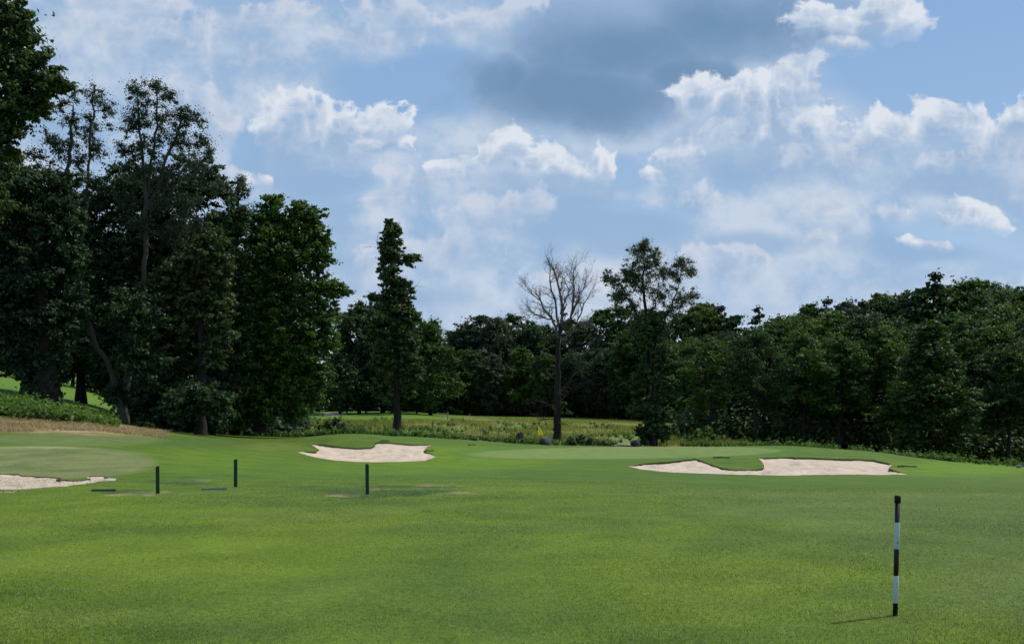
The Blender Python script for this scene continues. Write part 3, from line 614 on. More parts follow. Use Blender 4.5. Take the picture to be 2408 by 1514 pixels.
# --- single trees in the middle
GM = 'single trees beyond the putting green'
make_tree('ivy_clad_tree', 'slender ivy-wrapped tree with leafy column top and one arm, behind the bunker mound', 'tree', 936, 100,
          [[(936, 1016, .42), (933, 940, .36), (932, 850, .3), (930, 760, .26), (925, 660, .2), (918, 560, .1), (918, 525, .04)], [(925, 630, .1), (955, 612, .07), (988, 612, .03)], [(931, 820, .14), (960, 770, .08), (975, 740, .04)]],
          [(918, 540, 20, 0, 26), (935, 545, 14), (908, 580, 18, 0, 26), (922, 600, 24, 0, 30), (940, 570, 10), (905, 640, 17, 0, 30), (925, 660, 30, 0, 36), (950, 690, 24, 0, 34), (905, 700, 16), (958, 612, 15), (978, 607, 13), (930, 730, 34, 0, 36), (965, 745, 26, 0, 30),
           (890, 770, 26), (925, 790, 40), (960, 810, 30), (900, 840, 34), (945, 860, 30), (970, 880, 24), (895, 905, 26), (960, 920, 18), (910, 940, 14), (968, 850, 22), (880, 700, 12)],
          L_dark, B_dark, size=0.16, clump=0.42, cov=1.1, npc=50, seed=41, group=GM, fill=0.3, limb_r=.06,
          extra=lambda rg: (lambda o, o2: (grow(wp(905, 610, 100), np.array([-.5, 0, .75]), 1.6, .035, 2, rg, o), grow(wp(952, 700, 100), np.array([.5, 0, .7]), 1.5, .03, 1, rg, o2), [o, o2])[-1])([], []))
def dead(rg):
    up_ = []; lo_ = []
    K = [[(1312, 830, .2), (1318, 770, .16), (1322, 720, .14), (1310, 660, .1), (1294, 620, .05)], [(1314, 790, .15), (1345, 740, .12), (1350, 690, .1), (1348, 640, .06), (1362, 622, .02)],
         [(1314, 800, .14), (1302, 760, .12), (1268, 710, .08), (1244, 680, .04)], [(1316, 770, .13), (1304, 700, .1), (1290, 650, .06), (1296, 612, .02)], [(1342, 745, .1), (1362, 700, .07), (1378, 660, .03)],
         [(1322, 800, .1), (1355, 770, .08), (1370, 720, .06), (1388, 690, .03)], [(1306, 755, .09), (1275, 745, .06), (1246, 735, .03)], [(1318, 740, .08), (1334, 690, .06), (1330, 650, .03)],
         [(1310, 950, .08), (1345, 915, .05), (1385, 895, .02)], [(1312, 930, .07), (1350, 880, .05), (1370, 850, .02)], [(1308, 960, .06), (1270, 940, .04), (1240, 950, .02)], [(1310, 900, .06), (1280, 870, .04), (1262, 868, .02)], [(1310, 870, .06), (1340, 850, .04), (1372, 870, .02)], [(1308, 985, .05), (1275, 985, .03), (1255, 975, .01)]]
    for ki, k in enumerate(K):
        out = up_ if ki < 8 else lo_
        P = resample([wp(a, b, 104+rg.normal()*.6) for a, b, r in k], 9); P[1:] += rg.normal(size=(8, 3))*.08
        R = np.interp(np.linspace(0, 1, 9), np.linspace(0, 1, len(k)), [r for _, _, r in k]); out.append((P, R))
        for i in range(2, 9):
            for _ in range(2):
                d = (P[i]-P[i-1])/np.linalg.norm(P[i]-P[i-1])+rg.normal(size=3)*.6; grow(P[i], d, (1.0 if ki < 8 else .8)*rg.uniform(.6, 1.3), R[i]*.40+.008, 3 if ki < 8 and i > 4 else (2 if ki < 8 else 1), rg, out, .3)
    return [up_, lo_]
make_tree('dead_tree', 'grey leafless tree with forked bare crown, ivy round its lower trunk', 'tree', 1309, 104,
          [[(1309, 1046, .42), (1312, 960, .34), (1311, 880, .27), (1313, 800, .22), (1318, 760, .17)]],
          [(1311, 1000, 12, 0, 30), (1318, 960, 9, 0, 20), (1330, 950, 8), (1305, 960, 8, 0, 20), (1312, 920, 7, 0, 20), (1330, 770, 8), (1270, 810, 9), (1325, 740, 7), (1350, 755, 7), (1342, 970, 8)],
          L_yel, B_dark, size=0.15, clump=0.3, cov=0.35, npc=24, seed=42, group=GM, fill=.6, extra=dead, limb_r=.04, core=False, tw=6)
make_tree('feathery_tree', 'tall loose-crowned tree with open branches against the sky, right of the leafless one', 'tree', 1528, 102,
          [[(1528, 1050, .45), (1522, 960, .34), (1525, 860, .25), (1520, 760, .18), (1512, 680, .11), (1515, 590, .05)], [(1524, 850, .14), (1560, 760, .1), (1590, 690, .06), (1605, 630, .04)], [(1522, 800, .13), (1490, 720, .08), (1450, 670, .045), (1428, 655, .03)], [(1520, 760, .1), (1545, 700, .06), (1550, 640, .03)]],
          [(1515, 580, 24), (1500, 600, 29), (1540, 605, 27), (1520, 630, 41), (1480, 635, 24), (1560, 640, 29), (1605, 620, 29), (1625, 640, 17), (1590, 650, 32), (1440, 660, 27), (1465, 690, 29), (1425, 650, 15), (1510, 680, 41), (1555, 690, 32), (1600, 700, 34), (1630, 695, 15),
           (1450, 700, 20), (1490, 730, 32), (1580, 735, 32), (1530, 735, 32), (1535, 775, 26), (1490, 770, 22), (1565, 780, 26), (1475, 655, 20), (1500, 655, 28)],
          L_grey, B_dark, size=0.085, clump=0.6, cov=1.15, npc=75, seed=43, group=GM, fill=0.9, limb_r=0.06, core=False, tw=14, flat=0.9)
make_tree('ivy_clad_tree', 'ivy-shrouded lower tree wrapped round the foot of the loose-crowned one', 'tree', 1536, 100.8,
          [[(1536, 1052, .3), (1540, 900, .25), (1530, 780, .15)]],
          [(1540, 790, 20), (1508, 820, 17), (1555, 835, 26), (1520, 880, 30), (1570, 900, 22), (1530, 950, 28), (1562, 975, 22), (1500, 960, 20), (1540, 1005, 28), (1510, 1015, 16), (1560, 1020, 18), (1585, 1010, 12), (1500, 900, 22), (1520, 780, 20), (1515, 1035, 14), (1540, 760, 22)],
          L_dark, B_dark, size=0.16, clump=0.42, cov=1.1, npc=50, seed=44, group=GM, fill=0.3)

# --- generic tree kinds for the far wood, each placed at its own spot
def crown_kind(seed, h, wd, lean=.0, low=.18, conic=.0, leafm=L_dark, size=.27, clump=.72, npc=36, nl=22, sparse=1.0):
    rg = np.random.default_rng(seed); tl = []; P = np.stack([np.zeros(9), np.zeros(9), np.linspace(-.3, h*.86, 9)], -1); P[1:, :2] += np.cumsum(rg.normal(size=(8, 2))*.12, 0)
    R = np.linspace(h*.017, .05, 9); R[0] *= 1.4; tl.append((P, R)); cls = []; rads = []; outs = []; cores = []
    for i in range(nl):
        t = low+(1-low)*(i+.5)/nl; prof = (math.sin(pi*min(1, (t-low)/(1-low)*.92+.14))**.6)*(1-conic*(t-low))
        a = i*2.4+rg.normal()*.4; rr = wd/2*prof*rg.uniform(.3, .95)*(1 if t < .9 else .35); lr = wd*rg.uniform(.11, .27)*(1-.35*conic*t)
        c = np.array([math.cos(a)*rr, math.sin(a)*rr, min(t*h, h-lr*.8)]); c[2] = max(c[2], lr*.9)
        k = int(np.argmin(np.abs(P[:, 2]-c[2]+lr*1.5))); tl.append(curve(P[k], c, .11, .03, 6, .1, rg))
        p, rr_, ow, _ = lobe_fill(c, lr, lr*.8, clump, .62*sparse, .2, rg); cls.append(p); rads.append(rr_); outs.append(ow); cores.append((c, lr, lr*.8))
    for i in range(14 if low < .3 else 0):                      # inner mass and low boughs
        a = i*2.4; c = np.array([math.cos(a)*wd*.2, math.sin(a)*wd*.2, h*(.1+.06*i*(.8 if low > .1 else .9))]); cores.append((c, wd*.2, wd*.18))
    V, Q, att = crown_mesh(cls, rads, outs, cores, npc, size, rg, .42 if h < 17 else .6, .1); tv, tq = tubes(tl, 6)
    return mesh_np('trunk', tv, tq, [B_dark], smooth=True), mesh_np('crown', V, Q, [leafm], {'v': att}), h
KIND = {
 'round': [crown_kind(101, 18, 12.5, leafm=L_dark), crown_kind(102, 18, 11.5, leafm=L_mid, clump=1.0, npc=60), crown_kind(103, 18, 13, leafm=L_dark, nl=19), crown_kind(113, 18, 12, leafm=L_yel, clump=.55, sparse=1.3), crown_kind(114, 18, 10.5, leafm=L_grey, clump=.85, npc=44)],
 'tall': [crown_kind(104, 20, 8.5, conic=.35, leafm=L_dark, nl=18), crown_kind(105, 20, 9, conic=.3, leafm=L_mid, nl=18)],
 'near': [crown_kind(106, 15, 11, leafm=L_mid, size=.18, clump=.78, npc=56, nl=28, low=.27), crown_kind(107, 15, 11.5, leafm=L_mid, size=.18, clump=.78, npc=56, nl=30, low=.27), crown_kind(116, 15, 11, leafm=L_vine, size=.17, clump=.6, npc=44, nl=26, low=.2), crown_kind(117, 15, 9.5, leafm=L_yel, size=.16, clump=1.0, npc=80, nl=24, low=.25), crown_kind(108, 15, 10, leafm=L_dark, size=.18, clump=.78, npc=56, nl=28, low=.14)],
 'edge': [crown_kind(111, 14, 10, leafm=L_mid, size=.17, clump=.7, npc=56, nl=18, low=.38), crown_kind(112, 14, 10.5, leafm=L_dark, size=.17, clump=.7, npc=56, nl=18, low=.36)],
 'cone': [crown_kind(109, 15, 9.5, conic=.75, leafm=L_yel, size=.17, clump=.5, npc=36, nl=26, low=.06)],
 'spiky': [crown_kind(110, 20, 7, conic=.5, leafm=L_dark, nl=15, sparse=.7)],
}
WORD = {'round': ('broadleaf_tree', 'round-crowned broadleaf'), 'tall': ('broadleaf_tree', 'tall narrow broadleaf'), 'near': ('broadleaf_tree', 'low-branched broadleaf'), 'edge': ('broadleaf_tree', 'high-crowned broadleaf'), 'cone': ('conical_tree', 'yellow-green cone-shaped tree'), 'spiky': ('broadleaf_tree', 'broken-topped tree')}
def far_tree(kind, k, px, top, D, label, group, wmul=1.0, rot=None, by=None):
    tm, cm, h = KIND[kind][k % len(KIND[kind])]
    b = gp(px, D); H = (HY-top)/F*D+EYE-b[2]; s = H/h
    t = thing(WORD[kind][0], label, 'tree', b, group); t.scale = (s*wmul, s*wmul, s); t.rotation_euler = (0, 0, rot if rot is not None else rng.uniform(0, 6.28))
    link('trunk', tm, t); link('crown', cm, t); return t
NUM = ['first', 'second', 'third', 'fourth', 'fifth', 'sixth', 'seventh', 'eighth', 'ninth', 'tenth', 'eleventh', 'twelfth', 'thirteenth', 'fourteenth', 'fifteenth', 'sixteenth', 'seventeenth', 'eighteenth', 'nineteenth', 'twentieth', 'twenty-first', 'twenty-second', 'twenty-third', 'twenty-fourth', 'twenty-fifth', 'twenty-sixth']
def row(spec, group, phrase):
    for i, (kind, px, top, D, wm) in enumerate(spec):
        far_tree(kind, i*7+int(px), px, top, D, phrase.format(k=WORD[kind][1], n=NUM[i]), group, wm)
# behind the ivy-wrapped tree
row([('round', 845, 712, 176, .95), ('round', 900, 692, 184, 1.0), ('round', 1012, 750, 172, .95), ('round', 800, 800, 188, .9), ('round', 955, 800, 186, .9), ('round', 740, 860, 190, .9)],
    'trees behind the ivy-wrapped tree', '{k} behind the slender ivy-wrapped tree, {n} of six')
row([('tall', 1062, 775, 205, 1.3), ('round', 1095, 757, 200, .9), ('tall', 1130, 738, 204, 1.35), ('round', 1168, 742, 198, .9), ('tall', 1208, 736, 203, 1.4), ('round', 1250, 755, 199, .9), ('round', 1290, 765, 205, .9), ('tall', 1335, 748, 201, 1.4), ('round', 1378, 752, 196, .9),
     ('tall', 1420, 724, 200, 1.4), ('tall', 1462, 716, 194, 1.35), ('round', 1505, 735, 200, .9), ('tall', 1550, 728, 195, 1.4), ('tall', 1600, 735, 192, 1.3), ('round', 1650, 712, 190, .85), ('spiky', 1695, 716, 188, 1.3), ('tall', 1728, 738, 186, 1.2), ('spiky', 1782, 720, 186, 1.15), ('round', 1830, 742, 180, .85), ('tall', 1870, 738, 178, 1.3)],
    'back row of the far wood', '{k} on the far skyline, {n} rightwards from the ivy-wrapped tree')
row([('round', 1040, 830, 192, .9), ('round', 1100, 820, 190, .9), ('round', 1160, 830, 188, .9), ('round', 1225, 815, 190, .9), ('round', 1285, 830, 187, .9), ('round', 1345, 825, 188, .9), ('near', 1405, 815, 184, .9), ('round', 1460, 790, 182, .9), ('near', 1500, 760, 178, .9), ('round', 1570, 800, 176, .9), ('near', 1625, 790, 172, .9), ('round', 980, 850, 178, .9), ('round', 920, 860, 176, .9), ('round', 860, 870, 178, .9), ('round', 800, 880, 178, .9), ('round', 730, 880, 178, .9)],
    'front row of the far wood', '{k} at the grassy front edge of the far wood, {n} of its row')
row([('round', -150, 640, 150, 1.2), ('round', -60, 660, 140, 1.2), ('tall', 20, 690, 150, 1.5), ('round', 90, 700, 138, 1.1), ('round', 170, 700, 146, 1.1), ('tall', 240, 720, 140, 1.5), ('round', 310, 730, 150, 1.1), ('round', 400, 760, 140, 1.1), ('round', 500, 780, 150, 1.1), ('round', 600, 800, 140, 1.1), ('round', 670, 820, 150, 1.0)],
    'trees on the hill behind the left wood', '{k} on the hill glimpsed behind the left wood, {n} of eleven')
# right-hand wood
row([('tall', 1905, 712, 172, 1.2), ('spiky', 1945, 700, 170, 1.3), ('round', 1990, 704, 172, .85), ('spiky', 2030, 706, 168, 1.3), ('round', 2080, 690, 172, .9), ('round', 2130, 688, 170, .85), ('tall', 2170, 672, 166, 1.3), ('spiky', 2200, 638, 166, 1.35), ('round', 2250, 662, 170, .9), ('tall', 2292, 654, 168, 1.3), ('round', 2335, 666, 164, .9), ('round', 2385, 676, 170, .9), ('tall', 2425, 668, 165, 1.3), ('round', 2475, 660, 165, 1)],
    'skyline trees of the right wood', '{k} on the rising right skyline, {n} counted from its low end')
row([('near', 1640, 800, 128, .9), ('near', 1700, 775, 124, .95), ('near', 1765, 770, 122, .95), ('near', 1830, 752, 126, 1.0), ('near', 1900, 735, 124, 1.0), ('near', 1965, 728, 120, 1.0), ('near', 2040, 730, 118, .95), ('near', 2095, 742, 122, .95), ('near', 2290, 745, 124, .95), ('near', 2350, 760, 118, .95), ('near', 2420, 740, 120, 1.0), ('near', 2480, 720, 118, 1.0), ('near', 2230, 730, 132, 1.0), ('near', 2330, 715, 140, 1.0), ('near', 2400, 705, 142, 1.0)],
    'front trees of the right wood', '{k} in the near edge of the right wood, {n} from its left end')
row([('edge', 1672, 800, 112, .85), ('edge', 1780, 775, 109, .8), ('edge', 1892, 780, 112, .95), ('edge', 1975, 790, 110, .85), ('edge', 2070, 765, 112, .9), ('edge', 2370, 800, 106, .9), ('edge', 2450, 790, 104, .95)],
    'low trees at the edge of the right wood', '{k}, bare stem on the turf edge before the right wood, {n} of seven')
far_tree('cone', 0, 2188, 748, 103, 'yellow-green cone-shaped tree before the right wood, beyond the widest bunker', 'front trees of the right wood', 1.25, 1.0)

# ------------------------------------------------------------------ undergrowth, meadow and turf blades
def clump_plants(P, H, Wd, n_leaf, size, rg, elong=1.6):
    """P (n,3) feet; leafy tuft above each foot"""
    c = P+np.stack([np.zeros(len(P)), np.zeros(len(P)), H*.5], -1)
    V, Q, a = leaves(c, Wd, n_leaf, size, rg, 1.0, .7, elong); V[:, 2] = np.maximum(V[:, 2], np.repeat(P[:, 2], n_leaf*4)); return V, Q, a
def blades(P, H, w_, rg, lean=.35, seg=True):
    """P (n,3) feet -> bent triangular blades (tapering), 5 vertices each"""
    n = len(P); a = rg.random(n)*2*pi; d = np.stack([np.cos(a), np.sin(a), np.zeros(n)], -1); b = rg.random(n)*2*pi
    side = np.stack([np.cos(b), np.sin(b), np.zeros(n)], -1)*(w_/2)[:, None]; ln = (lean*rg.random(n)*H)[:, None]; H1 = np.stack([np.zeros(n), np.zeros(n), H], -1)
    v = np.stack([P-side, P+side, P+H1*.6+d*ln*.35+side*.7, P+H1*.6+d*ln*.35-side*.7, P+H1+d*ln], 1).reshape(-1, 3)
    k = np.arange(n)*5; return v, np.stack([k, k+1, k+2, k+3], -1), np.stack([k+3, k+2, k+4], -1)
def feet(n, pxa, pxb, Da, Db, rg, power=1.0):
    px = rg.uniform(pxa, pxb, n); D = Da+(Db-Da)*rg.random(n)**power; z = zg(px, D); return px, D, np.stack([(px-CX)/F*D, D, z], -1)
rg = np.random.default_rng(77)
# short turf in front of the viewer
N = 620000
D = 6.2*(30.0/6.2)**(rg.random(N)**1.0); px = rg.uniform(-60, 2470, N)
P = np.stack([(px-CX)/F*D, D, zg(px, D)-.004], -1)
dens = fbm(P[:, 0]*1.1+20, P[:, 1]*1.1+20, 201, 4); tall = fbm(P[:, 0]*.45+20, P[:, 1]*.45+20, 211, 3)
keep = rg.random(N) < np.clip(.35+1.3*(dens-.3), .1, 1)*np.clip((31-D)/13, 0, 1); P = P[keep]; tall = tall[keep]; D = D[keep]
H = (.008+.014*rg.random(len(P)))*(.6+.8*tall)*np.clip(1.9-D/11, .8, 1.35); wd_ = .0030*(.7+.9*rg.random(len(P)))*np.clip(D/8, 1, 2.2)
V, q4, q3 = blades(P, H, wd_, rg, 2.2); at = np.repeat(np.clip(rg.normal(.38, .2, len(P))+(tall-.5)*.4, 0, 1), 5)
i_ = np.clip(np.searchsorted(Pcol, (P[:, 0]/P[:, 1])*F+CX), 0, nc-1); j_ = np.clip(np.searchsorted(Drow, P[:, 1]), 0, nr-1)
cb = C[i_, j_]*(.85+.75*np.clip(rg.normal(.4, .25, len(P)), 0, 1.2))[:, None]*np.array([1.12, 1.06, .9]); pale = rg.random(len(P)) < .07; cb[pale] = (.40, .44, .24); cb = np.repeat(cb, 5, 0); cb[4::5] *= 1.25  # pale blades and brighter tips paint the turf's sparkle into its colour
turf_blades = tag(link('grass', mesh_np('grass', V, [q4, q3], [L_grass], {'Col': cb})), 'short mown grass blades of the near turf', 'grass', kind='stuff')
# meadow of tall weeds beyond the green
N = 80000; px, D, P = feet(N, 690, 1760, 100, 172, rg, .9); dn = fbm(P[:, 0]/5+10, P[:, 1]/7+10, 221, 4)
k = (rg.random(N) < np.clip((dn-.28)*3, .05, 1)) & ((D < 144) | (px > 1060)) & ~((px > 1440) & (px < 1500) & (D < 112)); P = P[k]; dn = dn[k]; px = px[k]
H = (.20+.45*rg.random(len(P)))*(.5+.8*dn)*np.clip((152-P[:, 1])/25, .35, 1); V, q4, q3 = blades(P, H, .05+.05*rg.random(len(P)), rg, .5)
hue = fbm(P[:, 0]/9+3, P[:, 1]/12+3, 231, 3); at = np.repeat(np.clip(rg.normal(.45, .2, len(P))+(hue-.5)*1.2, 0, 1), 5)
tag(link('tall_grass', mesh_np('tall_grass', V, [q4, q3], [L_weed], {'v': at})), 'unmown brownish meadow of tall grass and weeds beyond the green', 'meadow grass', kind='stuff')
N = 800; px, D, P = feet(N, 690, 1740, 100, 140, rg, 1.0); dn = fbm(P[:, 0]/4+30, P[:, 1]/6+10, 241, 4); k = (dn > .52); P = P[k]
V, Q, a = clump_plants(P, rg.uniform(.25, .75, len(P)), rg.uniform(.2, .45, len(P)), 30, .13, rg)
tag(link('weeds', mesh_np('weeds', V, Q, [L_bush], {'v': a})), 'patches of green leafy weeds scattered through the meadow', 'weeds', kind='stuff')
# low leafy edge along the back of the mown grass
def edge_row(pts, n, Hs, rg, spread=1.2, size=.12):
    pts = np.array(pts, float); t = rg.random(n)*(len(pts)-1); i = t.astype(int); i = np.minimum(i, len(pts)-2); f = (t-i)[:, None]; q_ = pts[i]*(1-f)+pts[i+1]*f
    D = q_[:, 1]+np.abs(rg.normal(size=n))*spread; px = q_[:, 0]; z = zg(px, D); P = np.stack([(px-CX)/F*D, D, z], -1)
    h = rg.uniform(Hs[0], Hs[1], n)*(.5+fbm(P[:, 0]/2.2+5, P[:, 1]/2.2+5, 251, 3)); return clump_plants(P, h, h*.75, 36, size, rg)
V, Q, a = edge_row([(560, 74), (700, 76), (780, 74), (860, 76), (940, 84), (1030, 92), (1120, 97), (1230, 99), (1300, 100), (1440, 101)], 520, (.05, .55), rg, 2.2)
tag(link('undergrowth', mesh_np('undergrowth', V, Q, [L_bush], {'v': a})), 'low bright green leafy fringe behind the mown mounds', 'undergrowth', kind='stuff')
V, Q, a = edge_row([(1600, 100), (1700, 98), (1850, 92), (1960, 92), (2080, 88), (2200, 90), (2300, 88), (2460, 90)], 300, (.1, .8), rg, 2.5)
tag(link('undergrowth', mesh_np('undergrowth', V, Q, [L_bush], {'v': a})), 'dark leafy fringe at the foot of the right wood', 'undergrowth', kind='stuff')
V, Q, a = edge_row([(700, 200), (900, 205), (1100, 196), (1300, 194), (1500, 188), (1700, 178), (1900, 165)], 1500, (1.6, 4.5), rg, 6.0, .4)
tag(link('undergrowth', mesh_np('undergrowth', V, Q, [L_dark], {'v': a})), 'shadowy underwood filling the foot of the far wood', 'undergrowth', kind='stuff')
V, Q, a = edge_row([(1600, 118), (1800, 116), (2000, 112), (2200, 112), (2460, 108)], 700, (1.2, 4.0), rg, 5.0, .3)
tag(link('undergrowth', mesh_np('undergrowth', V, Q, [L_dark], {'v': a})), 'shadowy underwood beneath the right wood', 'undergrowth', kind='stuff')
V, Q, a = edge_row([(290, 66), (400, 66), (520, 72), (640, 76), (720, 80)], 420, (.5, 2.2), rg, 6.0, .2)
tag(link('undergrowth', mesh_np('undergrowth', V, Q, [L_dark], {'v': a})), 'shadowy underwood beneath the left wood', 'undergrowth', kind='stuff')
# bushy bank on the left
N = 1500; px, D, P = feet(N, -200, 275, 50.5, 60, rg); k = D > 50.5+np.clip((px-150)/130, 0, 1)*3; P = P[k]; px = px[k]
h = rg.uniform(.25, .8, len(P))*np.clip(1.2-px/420, .5, 1.1)*(.5+1.0*fbm(P[:, 0]/1.8+9, P[:, 1]/1.8+9, 271, 3))
V, Q, a = clump_plants(P, h, h*.7, 46, .12, rg)
tag(link('shrubbery', mesh_np('shrubbery', V, Q, [L_bush], {'v': a})), 'dense knee-high leafy growth covering the left bank', 'shrubbery', kind='stuff')
# straw-coloured dry grass below it
N = 40000; px, D, P = feet(N, -200, 395, 41.5, 58, rg); lim = 42.0+np.clip(px/380, -1, 1)*7; k = (D > lim) & (D < 51.5+np.clip(px-200, 0, 200)/28); P = P[k]
dn = fbm(P[:, 0]/1.2+10, P[:, 1]/1.2+10, 261, 4); k = rg.random(len(P)) < np.clip((dn-.25)*2.6, 0, 1); P = P[k]
V, q4, q3 = blades(P, .04+.16*rg.random(len(P)), .018+.02*rg.random(len(P)), rg, 4.0)
at = np.repeat(np.clip(rg.normal(.5, .25, len(P)), 0, 1), 5)
tag(link('dry_grass', mesh_np('dry_grass', V, [q4, q3], [L_straw], {'v': at})), 'straw-coloured dry grass lying along the foot of the bank', 'dry grass', kind='stuff')
# countable shrubs
def shrub(name, label, px, D, lobes, mat=L_bush, size=.13, group='shrubs at the edge of the mown grass', seed=0):
    rg2 = np.random.default_rng(300+seed); b = gp(px, D); t = thing(name, label, 'shrub', b, group); cls = []; rads = []; outs = []; tl = []
    for (lx, ly, lr) in lobes:
        c = wp(lx, ly, D+rg2.normal()*.3); r = lr/F*D; p, rr, ow, _ = lobe_fill(c, r, r*.9, min(.32, r*.5), 1.0, .5, rg2); cls.append(p); rads.append(rr); outs.append(ow); tl.append(curve(b-(0, 0, .1), c, .035, .01, 5, .15, rg2))
    V, Q, a = crown_mesh(cls, rads, outs, [], 36, size, rg2, .8, b[2]); tv, tq = tubes(tl, 5)
    link('stems', mesh_np('stems', tv-b, tq, [B_dark]), t); link('foliage', mesh_np('foliage', V-b, Q, [mat], {'v': a}), t); return t
shrub('shrub', 'pale-green shrub at the foot of the full green maple', 600, 80, [(590, 995, 22), (615, 1000, 20), (570, 1008, 16), (640, 1005, 18)], L_bush, .15, seed=1)
shrub('shrub', 'dark spreading shrub on the crest left of the ivy-wrapped tree', 782, 78, [(770, 1003, 14), (790, 1000, 13), (755, 1008, 9), (806, 1006, 9)], L_dark, .15, seed=2)
shrub('shrub', 'small dark round shrub between the spreading one and the ivy-wrapped tree', 845, 79, [(842, 1012, 9), (852, 1016, 8)], L_dark, .14, seed=3)
shrub('shrub', 'dark low shrub just right of the leafless tree', 1355, 101, [(1345, 1038, 13), (1365, 1034, 14), (1385, 1040, 11)], L_dark, .15, seed=4)
shrub('shrub', 'olive low shrub with feathery top beside the cart path', 1415, 101, [(1402, 1040, 11), (1420, 1042, 10), (1430, 1046, 7)], L_weed, .13, seed=5)
shrub('shrub', 'round leafy shrub under the cone-shaped tree', 2190, 92, [(2180, 1076, 11), (2205, 1080, 12), (2225, 1086, 10), (2160, 1072, 9)], L_bush, .15, seed=6)
shrub('shrub', 'small leafy shrub by the split-bark trunk foot on the straw edge', 322, 62, [(318, 1003, 12), (335, 999, 13), (350, 1006, 9)], L_bush, .13, seed=7)
shrub('shrub', 'pale small shrub standing alone in front of the far wood', 1066, 186, [(1062, 962, 6), (1070, 967, 5), (1082, 969, 5)], L_dark, .3, seed=8)
shrub('shrub', 'leafy shrub growing beneath the middle of the right wood', 1655, 103, [(1640, 1020, 14), (1662, 1012, 13), (1625, 1030, 10), (1680, 1026, 10)], L_bush, .16, seed=9)

# ------------------------------------------------------------------ small things
M_green = simple('painted_green', (0.010, 0.034, 0.022), .5, 20, .3, .001, .3)
M_greyg = simple('weathered_green_grey', (0.16, 0.22, 0.20), .5, 14, .35, .001, .4)
M_dgrey = simple('weathered_dark_green', (0.045, 0.075, 0.062), .55, 14, .35, .001, .3)
M_black = simple('black_plastic', (0.005, 0.005, 0.006), .4, 30, .2, .0005, .25)
M_cut = simple('cut_wood_end', (0.10, 0.085, 0.05), .8, 20)
m_white, g = new_mat('scuffed_white_band'); t_ = g.node('ShaderNodeTexCoord').outputs['Object']; n_ = g.noise(t_, 22, 4, .6)
finish(g, g.mix(g.ss(n_, .62, .66), (0.42, 0.50, 0.52), (0.02, 0.02, 0.025)), .35, n_, .2, .0005, .5)
M_yel = simple('yellow_flag_cloth', (0.80, 0.68, 0.02), .8, 10, .1); M_stone = simple('boulder_stone', (0.14, 0.14, 0.15), .9, 2.5, .45, .05)
M_dstone = simple('dark_boulder_stone', (0.035, 0.038, 0.045), .85, 2.5, .45, .05); M_pole = simple('flag_pole_paint', (0.65, 0.6, 0.2), .5)
M_rake = simple('rake_handle', (0.03, 0.03, 0.028), .7); M_wood = simple('old_wood', (0.28, 0.23, 0.16), .9, 10, .3); M_path, g = new_mat('asphalt_path')
finish(g, g.mix(g.noise(g.node('ShaderNodeNewGeometry').outputs['Position'], 9, 5), (0.10, 0.10, 0.105), (0.15, 0.15, 0.15)), .9, None)
import bmesh
def bm_obj(name, bm, mat, parent=None, smooth=False):
    me = bpy.data.meshes.new(name); bm.to_mesh(me); bm.free(); me.materials.append(mat)
    if smooth:
        for p in me.polygons: p.use_smooth = True
    return link(name, me, parent)
def ring_solid(prof, seg=24):
    """turned solid from (radius, z) profile, closed ends"""
    bm = bmesh.new(); rings = []
    for r, z in prof: rings.append([bm.verts.new((r*math.cos(a*2*pi/seg), r*math.sin(a*2*pi/seg), z)) for a in range(seg)])
    for a, b in zip(rings[:-1], rings[1:]):
        for i in range(seg): bm.faces.new((a[i], a[(i+1) % seg], b[(i+1) % seg], b[i]))
    bm.faces.new(rings[0][::-1]); bm.faces.new(rings[-1]); return bm
# striped distance stake
sp = gp(2105, 8.03); st_ = thing('distance_stake', 'black and white striped pole standing in the near grass', 'marker stake', sp)
hh = (1446-1163)/F*8.03; r_ = .0185
st_.rotation_euler = (0, math.atan2(6.0, 283.0), 0)
bm_obj('shaft', ring_solid([(r_, -.12), (r_, hh-.035)]), M_black, st_, True)
for a, b in ((1227, 1289), (1352, 1416)):
    z1 = (1446-a)/283*hh; z0 = (1446-b)/283*hh; bm_obj('white_band', ring_solid([(r_+.0006, z0), (r_+.0014, z0+.002), (r_+.0014, z1-.002), (r_+.0006, z1)]), m_white, st_, True)
bm_obj('cap', ring_solid([(r_+.001, hh-.06), (r_+.0055, hh-.057), (r_+.0055, hh-.012), (r_+.003, hh-.003), (r_-.004, hh)]), M_black, st_, True)
# green posts
def post_bm(w_, h_, notch):
    bm = bmesh.new(); bmesh.ops.create_cube(bm, size=1)
    bmesh.ops.scale(bm, vec=(w_, w_, h_), verts=bm.verts); bmesh.ops.translate(bm, vec=(0, 0, h_/2), verts=bm.verts)
    bmesh.ops.bevel(bm, geom=[e for e in bm.edges], offset=w_*.12, segments=2, affect='EDGES')
    for v in bm.verts:
        if v.co.z > h_*.9: v.co.z += notch*v.co.x/w_
    return bm
for (px, yb, yt, lean, notch, lb) in [(371, 1160, 1096, -.5, .03, 'green post with a chipped slanting top, beside the end of the dull mound'), (554, 1145, 1080, .0, .01, 'green post standing between the two others, farthest back'), (863.5, 1162, 1091, -.3, .005, 'green post standing among the bare patches, rightmost of three')]:
    D = D_at(px, yb); b = gp(px, D); h_ = (yb-yt)/F*D
    t = thing('green_post', lb, 'post', b, 'green square posts along the fairway edge'); t.rotation_euler = (0, radians(lean), radians(12))
    bm = post_bm(8.8/F*D*.9, h_+.06, notch*.5); bmesh.ops.translate(bm, vec=(0, 0, -.06), verts=bm.verts); bm_obj('post_body', bm, M_green, t)
    bm = post_bm(8.8/F*D*.45, .012, 0); bmesh.ops.translate(bm, vec=(0, 0, h_-.004), verts=bm.verts); bm_obj('top_plug', bm, M_greyg, t)
